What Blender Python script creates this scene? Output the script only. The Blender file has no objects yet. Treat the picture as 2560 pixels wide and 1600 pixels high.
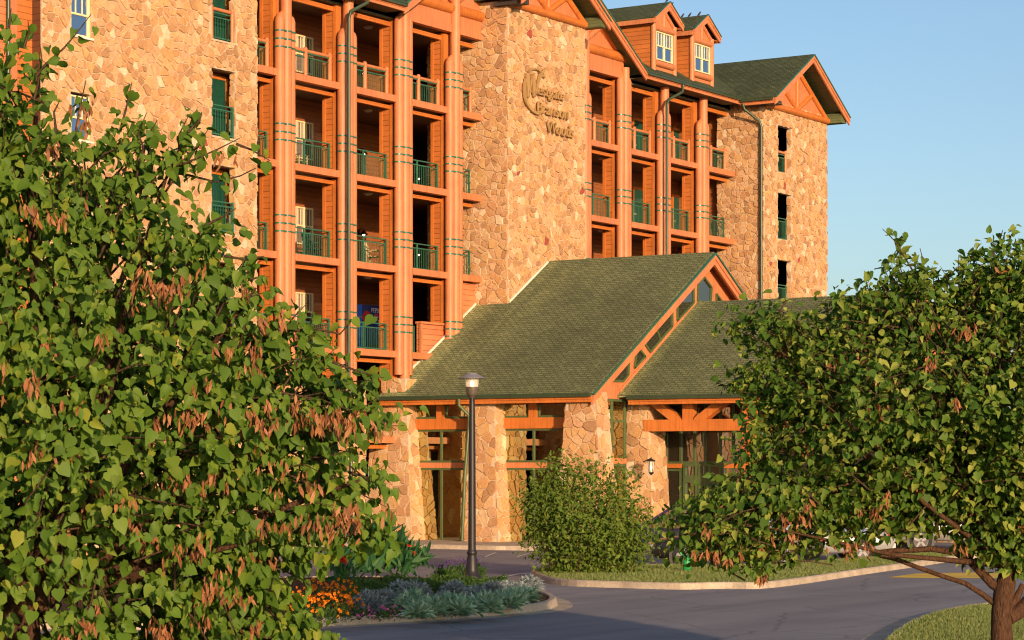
import bpy, math, random
import numpy as np
from mathutils import Vector, Matrix
R = math.radians
rnd = random.Random(7)
sc = bpy.context.scene
col = sc.collection

# ------------------------------------------------------------------ camera, sky, sun
EYE = 2.68
CA, SA = math.cos(R(32.5)), math.sin(R(32.5))
cd = bpy.data.cameras.new('camera'); cam = bpy.data.objects.new('camera', cd); col.objects.link(cam)
cam.location = (0, 0, EYE); cam.rotation_euler = (R(90), 0, R(32.5 - 90))
cd.sensor_width = 36; cd.lens = 6040 / 2560 * 36; cd.shift_y = 372 / 2560
cd.clip_start = 0.5; cd.clip_end = 3000
sc.camera = cam

SUN_AZ, SUN_EL = 54.0, 9.5          # light travels along +X at this plan angle, this high above the ground
w = bpy.data.worlds.new('World'); sc.world = w; w.use_nodes = True
wn = w.node_tree.nodes; bg = wn['Background']
sky = wn.new('ShaderNodeTexSky'); sky.sky_type = 'NISHITA'; sky.sun_disc = False
sky.sun_elevation = R(SUN_EL)
sun_dir = Vector((-math.cos(R(SUN_AZ)) * math.cos(R(SUN_EL)), -math.sin(R(SUN_AZ)) * math.cos(R(SUN_EL)), math.sin(R(SUN_EL))))
sky.sun_rotation = math.atan2(sun_dir.x, sun_dir.y)
sky.air_density = 0.8; sky.dust_density = 1.4; sky.ozone_density = 1.8
w.node_tree.links.new(sky.outputs[0], bg.inputs[0]); bg.inputs[1].default_value = 0.15
sl = bpy.data.lights.new('sun', 'SUN'); sun = bpy.data.objects.new('sun', sl); col.objects.link(sun)
sl.energy = 5.0; sl.angle = R(0.5); sl.color = (1.0, 0.67, 0.42)
sun.rotation_euler = (-sun_dir).to_track_quat('-Z', 'Y').to_euler(); sun.location = sun_dir * 60
sc.view_settings.view_transform = 'Standard'; sc.view_settings.look = 'None'
sc.view_settings.exposure = 0.28; sc.view_settings.gamma = 1
try: sc.view_settings.use_curve_mapping = False
except Exception: pass
sc.cycles.filter_width = 1.15; sc.cycles.max_bounces = 6; sc.cycles.transparent_max_bounces = 8

# ------------------------------------------------------------------ geometry helpers
def onY(px, Y):                        # survey of the photograph: X on a plane Y = const
    t = (px - 1280) / 6040; return Y * (CA + t * SA) / (SA - t * CA)
def onX(px, X):
    t = (px - 1280) / 6040; return X * (SA - t * CA) / (CA + t * SA)
def zat(py, X, Y): return EYE + (1172 - py) * (CA * X + SA * Y) / 6040
def at(px, py, D):                     # point at distance D along the view axis
    r = (px - 1280) / 6040 * D
    return Vector((CA * D + SA * r, SA * D - CA * r, EYE + (1172 - py) * D / 6040))
def gnd(px, py, h=0.0):
    p = at(px, py, (EYE - h) * 6040 / (py - 1172)); return (p.x, p.y)

class MB:
    def __init__(s): s.v = []; s.f = []; s.sm = []; s.mi = []; s.cur = 0
    def add(s, vs, fs, smooth=False):
        b = len(s.v); s.v += [tuple(q) for q in vs]
        for q in fs: s.f.append([i + b for i in q]); s.sm.append(smooth); s.mi.append(s.cur)
    def box(s, x0, x1, y0, y1, z0, z1):
        if x0 > x1: x0, x1 = x1, x0
        if y0 > y1: y0, y1 = y1, y0
        if z0 > z1: z0, z1 = z1, z0
        s.add([(x0,y0,z0),(x1,y0,z0),(x1,y1,z0),(x0,y1,z0),(x0,y0,z1),(x1,y0,z1),(x1,y1,z1),(x0,y1,z1)],
              [(0,3,2,1),(4,5,6,7),(0,1,5,4),(1,2,6,5),(2,3,7,6),(3,0,4,7)])
        return s
    def bar(s, p0, p1, wd, ht, up=(0,0,1)):            # rectangular bar between two points
        p0 = Vector(p0); p1 = Vector(p1); d = (p1 - p0).normalized(); up = Vector(up)
        a = d.cross(up).normalized() * wd / 2; b = a.cross(d).normalized() * ht / 2
        s.add([p0-a-b, p0+a-b, p0+a+b, p0-a+b, p1-a-b, p1+a-b, p1+a+b, p1-a+b],
              [(0,1,2,3),(7,6,5,4),(0,4,5,1),(1,5,6,2),(2,6,7,3),(3,7,4,0)]); return s
    def tube(s, pts, rad, n=10, caps=True, smooth=True):
        pts = [Vector(p) for p in pts]
        if not hasattr(rad, '__len__'): rad = [rad] * len(pts)
        vs = []; fs = []; a = None
        for i, p in enumerate(pts):
            d = (pts[min(i+1, len(pts)-1)] - pts[max(i-1, 0)]).normalized()
            if a is None: a = d.orthogonal().normalized()
            else: a = (a - d * a.dot(d)).normalized()
            b = d.cross(a)
            for k in range(n):
                t = 2 * math.pi * k / n; vs.append(p + (a * math.cos(t) + b * math.sin(t)) * rad[i])
        for i in range(len(pts) - 1):
            for k in range(n):
                k2 = (k + 1) % n; fs.append((i*n+k, i*n+k2, (i+1)*n+k2, (i+1)*n+k))
        s.add(vs, fs, smooth)
        if caps:
            s.add(vs[:n], [tuple(range(n))[::-1]]); s.add(vs[-n:], [tuple(range(n))])
        return s
    def lathe(s, c, prof, n=20, smooth=True):
        vs = []; fs = []
        for r, z in prof:
            for k in range(n):
                t = 2 * math.pi * k / n; vs.append((c[0] + r * math.cos(t), c[1] + r * math.sin(t), c[2] + z))
        for i in range(len(prof) - 1):
            for k in range(n):
                k2 = (k + 1) % n; fs.append((i*n+k, i*n+k2, (i+1)*n+k2, (i+1)*n+k))
        s.add(vs, fs, smooth); return s
    def prism(s, pts, vec):                            # planar polygon pushed along vec
        pts = [Vector(p) for p in pts]; vec = Vector(vec); n = len(pts)
        s.add(pts + [p + vec for p in pts],
              [tuple(range(n)), tuple(range(2*n-1, n-1, -1))] + [((i+1) % n, i, n+i, n+(i+1) % n) for i in range(n)]); return s
    def sheet(s, pts): s.add(pts, [tuple(range(len(pts)))]); return s
    def build(s, name, mat, parent=None, uv=False, fix=True):
        off = Vector((0, 0, 0)) if parent is None else WL[parent.name]
        me = bpy.data.meshes.new(name)
        me.from_pydata([(x-off.x, y-off.y, z-off.z) for x, y, z in s.v], [], s.f)
        for m in (mat if isinstance(mat, (list, tuple)) else [mat]): me.materials.append(m)
        me.polygons.foreach_set('use_smooth', s.sm); me.polygons.foreach_set('material_index', s.mi)
        if fix:
            import bmesh
            bm = bmesh.new(); bm.from_mesh(me); bmesh.ops.recalc_face_normals(bm, faces=bm.faces); bm.to_mesh(me); bm.free()
        me.update()
        if uv:
            ul = me.uv_layers.new(name='UVMap')
            for p in me.polygons:
                nn = p.normal; a = Vector((0,0,1)).cross(nn)
                a = Vector((1,0,0)) if a.length < 1e-3 else a.normalized()
                b = nn.cross(a)
                for li in p.loop_indices:
                    co = me.vertices[me.loops[li].vertex_index].co + off
                    ul.data[li].uv = (co.dot(a), co.dot(b))
        o = bpy.data.objects.new(name, me); col.objects.link(o)
        if parent is not None: o.parent = parent
        WL[o.name] = off.copy()
        return o
WL = {}
def tag(o, label=None, cat=None, group=None, kind=None):
    if label: o['label'] = label
    if cat: o['category'] = cat
    if group: o['group'] = group
    if kind: o['kind'] = kind
    return o
def thing(name, loc, label, cat, group=None):
    o = bpy.data.objects.new(name, None); o.empty_display_size = 0.3; col.objects.link(o)
    o.location = loc; WL[o.name] = Vector(loc); return tag(o, label, cat, group)
def relabel(o, label):
    o['label'] = label; return o
def copy_tree(o, parent=None):
    c = o.copy(); col.objects.link(c)
    if parent is not None: c.parent = parent
    for ch in o.children: copy_tree(ch, c)
    return c

# ------------------------------------------------------------------ materials
def N(m, t): return m.node_tree.nodes.new(t)
def L(m, a, b): m.node_tree.links.new(a, b)
def newmat(name, rough=0.6, col_=(0.5,0.5,0.5), spec=0.4, metal=0.0):
    m = bpy.data.materials.new(name); m.use_nodes = True; b = m.node_tree.nodes['Principled BSDF']
    b.inputs['Base Color'].default_value = (*col_, 1); b.inputs['Roughness'].default_value = rough
    b.inputs['Specular IOR Level'].default_value = spec; b.inputs['Metallic'].default_value = metal
    return m, b
def ramp(m, fac, stops, interp='LINEAR'):
    r = N(m, 'ShaderNodeValToRGB'); r.color_ramp.interpolation = interp; e = r.color_ramp.elements
    while len(e) < len(stops): e.new(0.5)
    for el, (p, c) in zip(e, stops): el.position = p; el.color = (*c, 1)
    L(m, fac, r.inputs[0]); return r.outputs[0]
def noise(m, scale, detail=4, coord=None, rough=0.55):
    n = N(m, 'ShaderNodeTexNoise'); n.inputs['Scale'].default_value = scale; n.inputs['Detail'].default_value = detail
    n.inputs['Roughness'].default_value = rough
    L(m, coord if coord is not None else pos(m), n.inputs['Vector']); return n.outputs['Fac']
def pos(m):
    for n in m.node_tree.nodes:
        if n.type == 'NEW_GEOMETRY': return n.outputs['Position']
    return N(m, 'ShaderNodeNewGeometry').outputs['Position']
def bump(m, b, h, strength=0.3, dist=0.01):
    n = N(m, 'ShaderNodeBump'); n.inputs['Strength'].default_value = strength; n.inputs['Distance'].default_value = dist
    L(m, h, n.inputs['Height']); L(m, n.outputs[0], b.inputs['Normal']); return n
def mix(m, fac, a, b, mode='MIX'):
    n = N(m, 'ShaderNodeMix'); n.data_type = 'RGBA'; n.blend_type = mode
    for i, x in ((0, fac), (6, a), (7, b)):
        if isinstance(x, (int, float)): n.inputs[i].default_value = x
        elif isinstance(x, tuple): n.inputs[i].default_value = (*x, 1)
        else: L(m, x, n.inputs[i])
    return n.outputs[2]
def math_(m, op, a, b=0.0):
    n = N(m, 'ShaderNodeMath'); n.operation = op
    for i, x in ((0, a), (1, b)):
        if isinstance(x, (int, float)): n.inputs[i].default_value = x
        else: L(m, x, n.inputs[i])
    return n.outputs[0]
def sc3(c, k): return tuple(min(1, x * k) for x in c)

def paint(name, c, rough=0.5, var=0.12, scale=1.3, grain=0.0):
    m, b = newmat(name, rough)
    f = noise(m, scale, 5)
    o = ramp(m, f, [(0.3, sc3(c, 1 - var)), (0.7, sc3(c, 1 + var))])
    g = N(m, 'ShaderNodeMapping'); L(m, pos(m), g.inputs[0]); g.inputs['Scale'].default_value = (14, 14, 0.7)
    f2 = noise(m, 1.0, 3, g.outputs[0])
    o = mix(m, 0.55, o, ramp(m, f2, [(0.33, (0.66, 0.64, 0.62)), (0.5, (0.98, 0.98, 0.98)), (0.68, (1.12, 1.12, 1.12))]), 'MULTIPLY')
    L(m, o, b.inputs['Base Color']); bump(m, b, f2, 0.15, 0.004)
    return m
def siding(name, c, lap=0.16):
    m, b = newmat(name, 0.55)
    sx = N(m, 'ShaderNodeSeparateXYZ'); L(m, pos(m), sx.inputs[0])
    t = math_(m, 'FRACT', math_(m, 'DIVIDE', sx.outputs[2], lap))
    f = noise(m, 1.6, 4)
    o = ramp(m, f, [(0.3, sc3(c, 0.86)), (0.7, sc3(c, 1.12))])
    # each board a slightly different shade
    wn_ = N(m, 'ShaderNodeTexWhiteNoise'); wn_.noise_dimensions = '1D'
    L(m, math_(m, 'FLOOR', math_(m, 'DIVIDE', sx.outputs[2], lap)), wn_.inputs['W'])
    o = mix(m, 0.5, o, ramp(m, wn_.outputs['Value'], [(0, (0.82, 0.82, 0.82)), (1, (1.1, 1.1, 1.1))]), 'MULTIPLY')
    gap = ramp(m, t, [(0.0, (0.42, 0.38, 0.36)), (0.06, (0.42, 0.38, 0.36)), (0.12, (1, 1, 1)), (1, (1, 1, 1))])
    L(m, mix(m, 1.0, o, gap, 'MULTIPLY'), b.inputs['Base Color'])
    bump(m, b, math_(m, 'SUBTRACT', 1.0, t), 0.6, 0.015)
    return m

M = {}
M['salmon'] = paint('salmon_paint', (0.53, 0.190, 0.076))
M['orange'] = paint('orange_paint', (0.52, 0.158, 0.030))
M['siding'] = siding('orange_siding', (0.49, 0.152, 0.034), 0.19)
M['salmonsiding'] = siding('salmon_siding', (0.56, 0.195, 0.08), 0.2)
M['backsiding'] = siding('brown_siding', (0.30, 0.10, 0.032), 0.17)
M['panel'] = paint('salmon_board_panel', (0.53, 0.190, 0.076), 0.55, 0.08)
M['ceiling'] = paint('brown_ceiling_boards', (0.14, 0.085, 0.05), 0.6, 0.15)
M['soffit'] = paint('dark_soffit', (0.10, 0.085, 0.05), 0.7, 0.1)
M['greensoffit'] = siding('green_vented_soffit', (0.10, 0.13, 0.055), 0.12)
M['green'] = paint('green_metal', (0.035, 0.13, 0.075), 0.35, 0.1)
M['olive'] = paint('olive_green_metal', (0.075, 0.11, 0.04), 0.4, 0.1)
M['gutter'] = paint('dark_green_gutter', (0.04, 0.065, 0.035), 0.35, 0.1)
M['doorgreen'] = paint('green_door_paint', (0.010, 0.060, 0.038), 0.4, 0.08)
M['cream'] = paint('cream_window_frame', (0.78, 0.66, 0.36), 0.5, 0.05)
M['flash'] = paint('pale_flashing', (0.75, 0.68, 0.55), 0.5, 0.1)
M['bronze'] = paint('bronze_letter_metal', (0.38, 0.225, 0.08), 0.5, 0.1)
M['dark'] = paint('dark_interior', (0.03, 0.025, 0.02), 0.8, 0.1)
M['block'] = paint('dark_timber_bracket', (0.045, 0.035, 0.03), 0.7, 0.2)

def stone_mat():
    m, b = newmat('fieldstone', 0.85, spec=0.15)
    g = N(m, 'ShaderNodeNewGeometry'); r = g.outputs['Random Per Island']
    c = ramp(m, r, [(0.0, (0.474, 0.268, 0.132)), (0.14, (0.538, 0.342, 0.188)), (0.27, (0.502, 0.287, 0.128)), (0.40, (0.556, 0.362, 0.197)),
                    (0.53, (0.419, 0.239, 0.118)), (0.64, (0.547, 0.338, 0.155)), (0.76, (0.519, 0.315, 0.174)), (0.87, (0.365, 0.211, 0.108)),
                    (0.925, (0.638, 0.507, 0.339)), (0.965, (0.583, 0.413, 0.245)), (0.993, (0.328, 0.080, 0.057))], 'CONSTANT')
    n1 = noise(m, 9, 6); n2 = noise(m, 45, 3)
    c = mix(m, 0.6, c, ramp(m, n1, [(0.3, (0.72, 0.68, 0.62)), (0.7, (1.18, 1.15, 1.1))]), 'MULTIPLY')
    L(m, c, b.inputs['Base Color'])
    s = math_(m, 'ADD', math_(m, 'MULTIPLY', n1, 1.0), math_(m, 'MULTIPLY', n2, 0.3))
    bump(m, b, s, 0.55, 0.03); return m
M['stone'] = stone_mat()
def mortar_mat():
    m, b = newmat('mortar', 0.95, spec=0.1)
    L(m, ramp(m, noise(m, 12, 4), [(0.3, (0.47, 0.345, 0.225)), (0.7, (0.61, 0.465, 0.315))]), b.inputs['Base Color'])
    bump(m, b, noise(m, 60, 3), 0.4, 0.01); return m
M['mortar'] = mortar_mat()

def shingles(name, c1, c2, streak=0.0, axis=1):
    m, b = newmat(name, 0.9, spec=0.15)
    uv = N(m, 'ShaderNodeUVMap')
    br = N(m, 'ShaderNodeTexBrick'); br.offset = 0.5; br.squash_frequency = 2
    L(m, uv.outputs[0], br.inputs['Vector'])
    for k, v in (('Scale', 1.0), ('Mortar Size', 0.018), ('Mortar Smooth', 0.3), ('Brick Width', 0.28), ('Row Height', 0.145), ('Bias', 0.0)):
        br.inputs[k].default_value = v
    br.inputs['Color1'].default_value = (*c1, 1); br.inputs['Color2'].default_value = (*c2, 1)
    br.inputs['Mortar'].default_value = (*sc3(c1, 0.45), 1)
    o = br.outputs['Color']
    f = noise(m, 14, 4)
    o = mix(m, 0.8, o, ramp(m, f, [(0.3, (0.62, 0.62, 0.6)), (0.7, (1.3, 1.3, 1.25))]), 'MULTIPLY')
    f = noise(m, 0.35, 5)
    o = mix(m, 0.8, o, ramp(m, f, [(0.35, (0.8, 0.8, 0.8)), (0.65, (1.15, 1.15, 1.1))]), 'MULTIPLY')
    if streak:                                     # paler runs washed down the slope below the flashing
        su = N(m, 'ShaderNodeSeparateXYZ'); L(m, uv.outputs[0], su.inputs[0])
        sp = N(m, 'ShaderNodeMapping'); L(m, uv.outputs[0], sp.inputs[0]); sp.inputs['Scale'].default_value = (1.6, 0.05, 1)
        st = ramp(m, noise(m, 1.0, 3, sp.outputs[0]), [(0.45, (0, 0, 0)), (0.6, (1, 1, 1))])
        mr = N(m, 'ShaderNodeMapRange'); sy = N(m, 'ShaderNodeSeparateXYZ'); L(m, pos(m), sy.inputs[0])
        L(m, sy.outputs[1], mr.inputs[0])
        for i, v in ((1, streak[0]), (2, streak[1]), (3, 0.0), (4, 1.0)): mr.inputs[i].default_value = v
        fac = math_(m, 'MULTIPLY', math_(m, 'ADD', math_(m, 'MULTIPLY', st, 0.55), math_(m, 'MULTIPLY', mr.outputs[0], 0.45)), mr.outputs[0])
        o = mix(m, fac, o, mix(m, 1.0, o, (2.1, 2.0, 1.75), 'MULTIPLY'))
    L(m, o, b.inputs['Base Color'])
    bump(m, b, math_(m, 'ADD', math_(m, 'SUBTRACT', 1.0, br.outputs['Fac']), f), 0.4, 0.012); return m
M['shingle'] = shingles('green_shingles', (0.125, 0.15, 0.08), (0.182, 0.205, 0.108), (46.5, 50.5))
M['shingle2'] = shingles('lower_green_shingles', (0.128, 0.152, 0.078), (0.185, 0.206, 0.106), (41.2, 41.9))
M['shingletop'] = shingles('dark_green_shingles', (0.06, 0.078, 0.045), (0.095, 0.112, 0.058))

def glass(name, refl, tint, body=(0.02, 0.022, 0.018), trans=0.0):
    m = bpy.data.materials.new(name); m.use_nodes = True; nt = m.node_tree; out = nt.nodes['Material Output']
    nt.nodes.remove(nt.nodes['Principled BSDF'])
    g = N(m, 'ShaderNodeBsdfGlossy'); g.inputs['Roughness'].default_value = 0.012; g.inputs['Color'].default_value = (*tint, 1)
    if trans: d = N(m, 'ShaderNodeBsdfTransparent'); d.inputs['Color'].default_value = (*body, 1)
    else: d = N(m, 'ShaderNodeBsdfDiffuse'); d.inputs['Color'].default_value = (*body, 1)
    x = N(m, 'ShaderNodeMixShader'); x.inputs[0].default_value = refl
    bp = N(m, 'ShaderNodeBump'); bp.inputs['Strength'].default_value = 0.05; bp.inputs['Distance'].default_value = 0.02
    L(m, noise(m, 0.9, 2), bp.inputs['Height']); L(m, bp.outputs[0], g.inputs['Normal'])
    L(m, d.outputs[0], x.inputs[1]); L(m, g.outputs[0], x.inputs[2]); L(m, x.outputs[0], out.inputs[0]); return m
M['glass'] = glass('lobby_glass', 0.54, (0.90, 0.88, 0.56), (0.45, 0.48, 0.34), 1)
M['skyglass'] = glass('window_glass', 0.55, (0.75, 0.85, 1.0), (0.03, 0.04, 0.07))
def emit(name, c, s):
    m, b = newmat(name, 0.4, c); b.inputs['Emission Color'].default_value = (*c, 1); b.inputs['Emission Strength'].default_value = s; return m
M['bulb'] = emit('lit_bulb', (1.0, 0.72, 0.38), 6.0)
M['bulbdim'] = emit('lamp_glow', (1.0, 0.62, 0.25), 2.2)
M['whiteplastic'] = paint('white_plastic', (0.7, 0.68, 0.62), 0.4, 0.04)
# ------------------------------------------------------------------ fieldstone facing: each stone its own raised, chamfered slab
def clip(poly, nx, ny, d):             # keep nx*x + ny*y <= d
    out = []; n = len(poly)
    for i in range(n):
        a = poly[i]; b = poly[(i+1) % n]
        fa = nx*a[0] + ny*a[1] - d; fb = nx*b[0] + ny*b[1] - d
        if fa <= 0: out.append(a)
        if (fa < 0 < fb) or (fb < 0 < fa):
            t = fa / (fa - fb); out.append((a[0] + t*(b[0]-a[0]), a[1] + t*(b[1]-a[1])))
    return out
def stones(mb, O, U, V, Nn, poly, holes=(), s=0.24, seed=1, over=0.03):
    """cover the convex polygon poly (2-D, metres along U and V from O) with stones standing proud along Nn"""
    rr = random.Random(seed); O = Vector(O); U = Vector(U); V = Vector(V); Nn = Vector(Nn)
    xs = [p[0] for p in poly]; ys = [p[1] for p in poly]
    x0, x1, y0, y1 = min(xs), max(xs), min(ys), max(ys)
    area = sum(poly[i][0]*poly[(i+1) % len(poly)][1] - poly[(i+1) % len(poly)][0]*poly[i][1] for i in range(len(poly)))
    pl = list(poly) if area > 0 else list(poly)[::-1]
    edges = []
    for i in range(len(pl)):
        a, b = pl[i], pl[(i+1) % len(pl)]; ex, ey = b[0]-a[0], b[1]-a[1]; l = math.hypot(ex, ey)
        nx, ny = ey/l, -ex/l; edges.append((nx, ny, nx*a[0] + ny*a[1]))
    gx = int((x1-x0)/s) + 3; gy = int((y1-y0)/s) + 3; pts = {}
    for i in range(gx):
        for j in range(gy):
            if rr.random() < 0.17: continue
            pts[(i, j)] = (x0 + (i - 1 + 0.5 + rr.uniform(-.5, .5)) * s, y0 + (j - 1 + 0.5 + rr.uniform(-.5, .5)) * s)
    for (i, j), p in pts.items():
        if any(nx*p[0] + ny*p[1] > d + 0.02 for nx, ny, d in edges): continue
        if any(h[0] < p[0] < h[1] and h[2] < p[1] < h[3] for h in holes): continue
        q = [(p[0]-s*1.6, p[1]-s*1.6), (p[0]+s*1.6, p[1]-s*1.6), (p[0]+s*1.6, p[1]+s*1.6), (p[0]-s*1.6, p[1]+s*1.6)]
        for a in range(-2, 3):
            for b in range(-2, 3):
                o = pts.get((i+a, j+b))
                if o is None or (a == 0 and b == 0): continue
                dx, dy = o[0]-p[0], o[1]-p[1]; l = math.hypot(dx, dy)
                if l < 1e-4: continue
                nx, ny = dx/l, dy/l
                q = clip(q, nx, ny, nx*(p[0]+o[0])/2 + ny*(p[1]+o[1])/2 - 0.013)
                if len(q) < 3: break
            if len(q) < 3: break
        if len(q) < 3: continue
        ov = rr.uniform(-0.005, over)
        for nx, ny, d in edges: q = clip(q, nx, ny, d + ov)
        for h in holes:
            c = [(h[0]-p[0], 1, 0, h[0]), (p[0]-h[1], -1, 0, -h[1]), (h[2]-p[1], 0, 1, h[2]), (p[1]-h[3], 0, -1, -h[3])]
            c = max(c, key=lambda e: e[0]); q = clip(q, c[1], c[2], c[3] + ov * 0.6)
        if len(q) < 3: continue
        # soften the corners
        k = []
        n = len(q)
        for t in range(n):
            a, b, c = q[t-1], q[t], q[(t+1) % n]; f = rr.uniform(0.05, 0.16)
            k.append((b[0] + (a[0]-b[0])*f, b[1] + (a[1]-b[1])*f)); k.append((b[0] + (c[0]-b[0])*f, b[1] + (c[1]-b[1])*f))
        n = len(k); cx = sum(e[0] for e in k)/n; cy = sum(e[1] for e in k)/n
        h0 = rr.uniform(0.018, 0.055); tx, ty = rr.uniform(-.06, .06), rr.uniform(-.06, .06); b0 = len(mb.v)
        for (x, y) in k: mb.v.append(tuple(O + U*x + V*y))
        for (x, y) in k:
            l = math.hypot(x-cx, y-cy) + 1e-6; f = max(0.5, 1 - 0.014/l)
            X, Y = cx + (x-cx)*f, cy + (y-cy)*f
            mb.v.append(tuple(O + U*X + V*Y + Nn*max(0.006, h0 + (X-cx)*tx + (Y-cy)*ty)))
        mb.f.append([b0+n+t for t in range(n)]); mb.sm.append(False); mb.mi.append(0)
        for t in range(n):
            u = (t+1) % n; mb.f.append([b0+t, b0+u, b0+n+u, b0+n+t]); mb.sm.append(False); mb.mi.append(0)
UX, UY, UZ = Vector((1,0,0)), Vector((0,1,0)), Vector((0,0,1))

# ------------------------------------------------------------------ the hotel
FL = [3.60, 6.66, 9.70, 12.75, 15.80]           # undersides of the floor beams
TOP = 18.84                                      # underside of the gable panels
SYM = 79.05
CX = [60.7, 64.2, 67.7, 71.1, 74.36]
COLS = CX[1:] + [2*SYM - c for c in CX[:0:-1]]   # 64.2 67.7 71.1 74.36 | 83.74 87.0 90.4 93.9
TX0, TX1, TY = 76.24, 81.86, 48.75               # sign tower
BX0, BX1, BY = 51.35, 61.22, 48.75               # stone block on the left
RX0, RX1, RY = 97.0, 103.55, 48.45               # stone tower on the right
BACK = 53.0; BACKL = 52.5; BACKM = 54.2
hotel = thing('hotel_building', (79.0, 52.0, 0), 'five storey fieldstone and orange timber hotel with open balconies and green roofs', 'building')

def wallbox(name, *b, mat='siding', parent=None):
    return MB().box(*b).build(name, M[mat], parent or hotel)

# stone masses
def stone_block(name, x0, x1, y0, y1, z1, holes_front=(), sides=('L', 'R'), seed=1):
    mo = MB(); st = MB()
    # mortar backing built round the openings (front face) so that openings are real recesses
    hs = sorted(set((h[0], h[1]) for h in holes_front))
    xs = sorted(set([x0, x1] + [a for h in hs for a in h]))
    for a, b in zip(xs[:-1], xs[1:]):
        inside = [h for h in holes_front if h[0] <= a + 1e-6 and h[1] >= b - 1e-6]
        z = 0.0
        for h in sorted(inside, key=lambda h: h[2]): mo.box(a, b, y0, y0 + 0.22, z, h[2]); z = h[3]
        mo.box(a, b, y0, y0 + 0.22, z, z1)
    mo.box(x0, x0 + 0.3, y0 + 0.22, y1, 0, z1); mo.box(x1 - 0.3, x1, y0 + 0.22, y1, 0, z1)
    mo.box(x0 + 0.3, x1 - 0.3, y1 - 0.3, y1, 0, z1)
    root = mo.build(name, M['mortar'], hotel)
    stones(st, (x0, y0, 0), UX, UZ, -UY, [(0, 0), (x1-x0, 0), (x1-x0, z1), (0, z1)],
           [(h[0]-x0, h[1]-x0, h[2], h[3]) for h in holes_front], seed=seed)
    if 'L' in sides: stones(st, (x0, y0, 0), UY, UZ, -UX, [(0, 0), (y1-y0, 0), (y1-y0, z1), (0, z1)], seed=seed+1)
    if 'R' in sides: stones(st, (x1, y0, 0), UY, UZ, UX, [(0, 0), (min(2.0, y1-y0), 0), (min(2.0, y1-y0), z1), (0, z1)], seed=seed+2)
    for h in holes_front:                       # stone reveals of the deep openings
        if h[1] - h[0] > 0.9:
            stones(st, (h[1], y0, h[2]), UY, UZ, -UX, [(0, 0), (0.22, 0), (0.22, h[3]-h[2]), (0, h[3]-h[2])], seed=seed+5, s=0.28)
    st.build('fieldstone', M['stone'], root, fix=False)
    return root
HB = []
for k in range(5):
    z = 1.01 + 3.04*k
    HB += [(58.95, 60.15, z, z + 2.12 if k < 4 else z + 2.12)]
    HB += [(52.55, 53.42, z + 2.26 - 3.04, z + 3.57 - 3.04)] if k > 0 else []
HB += [(52.55, 53.42, 15.35, 16.66)]
HB += [(58.95, 60.15, 16.21, 18.3)]
HB = [h for h in HB if h[2] > 0]
left_block = stone_block('stone_block', BX0, BX1, BY, 53.6, 19.6, HB, ('R',), seed=11)
sign_tower = stone_block('sign_tower', TX0, TX1, TY, 52.4, 20.25, (), ('L', 'R'), seed=23)
HR = [(98.36, 99.74, 16.10 - 3.03*k, 18.18 - 3.03*k) for k in range(5)]
right_tower = stone_block('stone_tower', RX0, RX1, RY, 50.8, 19.2, HR, ('L', 'R'), seed=37)
MB().box(RX0 + 0.3, RX1, 50.9, 60, 0, 19.2).build('rear_wing', M['backsiding'], hotel)
MB().box(BX0 + 0.3, BX1 - 0.4, 53.7, 60, 0, 19.6).build('rear_wing', M['backsiding'], hotel)

# columns: a tall middle log between two shorter ones, with green bands at every railing
def column(x, zb, ztop, flank=17.85, square=False):
    y = 49.92
    c = MB()
    c.tube([(x, y - 0.05, zb), (x, y - 0.05, ztop)], 0.19, 16)
    for s in (-1, 1):
        c.tube([(x + s*0.285, y, zb + 0.15), (x + s*0.285, y, flank - 0.16), (x + s*0.255, y, flank - 0.05), (x + s*0.16, y, flank + 0.12)],
               [0.175, 0.175, 0.15, 0.05], 14)
    o = c.build('column', M['salmon'], hotel)
    for f in FL[1:] if zb < 8 else FL[2:]:
        for dz in (0.74, 1.01, 1.28):
            z = f + 0.235 + dz - 0.06 + (0.06 if f == FL[4] else 0)
            if z < zb + 0.2: continue
            pts = []                             # one hoop round the three logs
            for cx_, cy_, r, a0, a1 in ((x - 0.285, y, 0.184, 100, 275), (x, y - 0.05, 0.199, 225, 315), (x + 0.285, y, 0.184, 265, 440)):
                pts += [(cx_ + r*math.cos(R(a)), cy_ + r*math.sin(R(a))) for a in np.linspace(a0, a1, 9)]
            g = MB(); n = len(pts); g.add([(p[0], p[1], z + h) for h in (-0.027, 0.027) for p in pts], [(i, (i+1) % n, n + (i+1) % n, n + i) for i in range(n)]); g.build('band', M['green'], o)
    if zb < 6:                                   # fieldstone pier under the column
        p = MB(); p.box(x - 0.5, x + 0.5, 49.5, 50.5, 0, zb)
        po = p.build('stone_pier', M['mortar'], hotel); st = MB()
        stones(st, (x-0.5, 49.5, 0), UX, UZ, -UY, [(0,0),(1,0),(1,zb),(0,zb)], seed=int(x*7), s=0.3)
        stones(st, (x-0.5, 49.5, 0), UY, UZ, -UX, [(0,0),(1,0),(1,zb),(0,zb)], seed=int(x*9), s=0.3)
        stones(st, (x+0.5, 49.5, 0), UY, UZ, UX, [(0,0),(1,0),(1,zb),(0,zb)], seed=int(x*11), s=0.3)
        st.build('fieldstone', M['stone'], po, fix=False)
for x in COLS:
    zb = 5.45
    if x in COLS[2:6]: zb = 5.9 if x < 73 or x > 85 else 7.0
    column(x, zb, 19.6 if x in (COLS[3], COLS[4]) else 19.3, 40 if False else 17.85 if abs(x - SYM) > 9 or abs(x - SYM) < 6 else 18.9)

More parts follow.
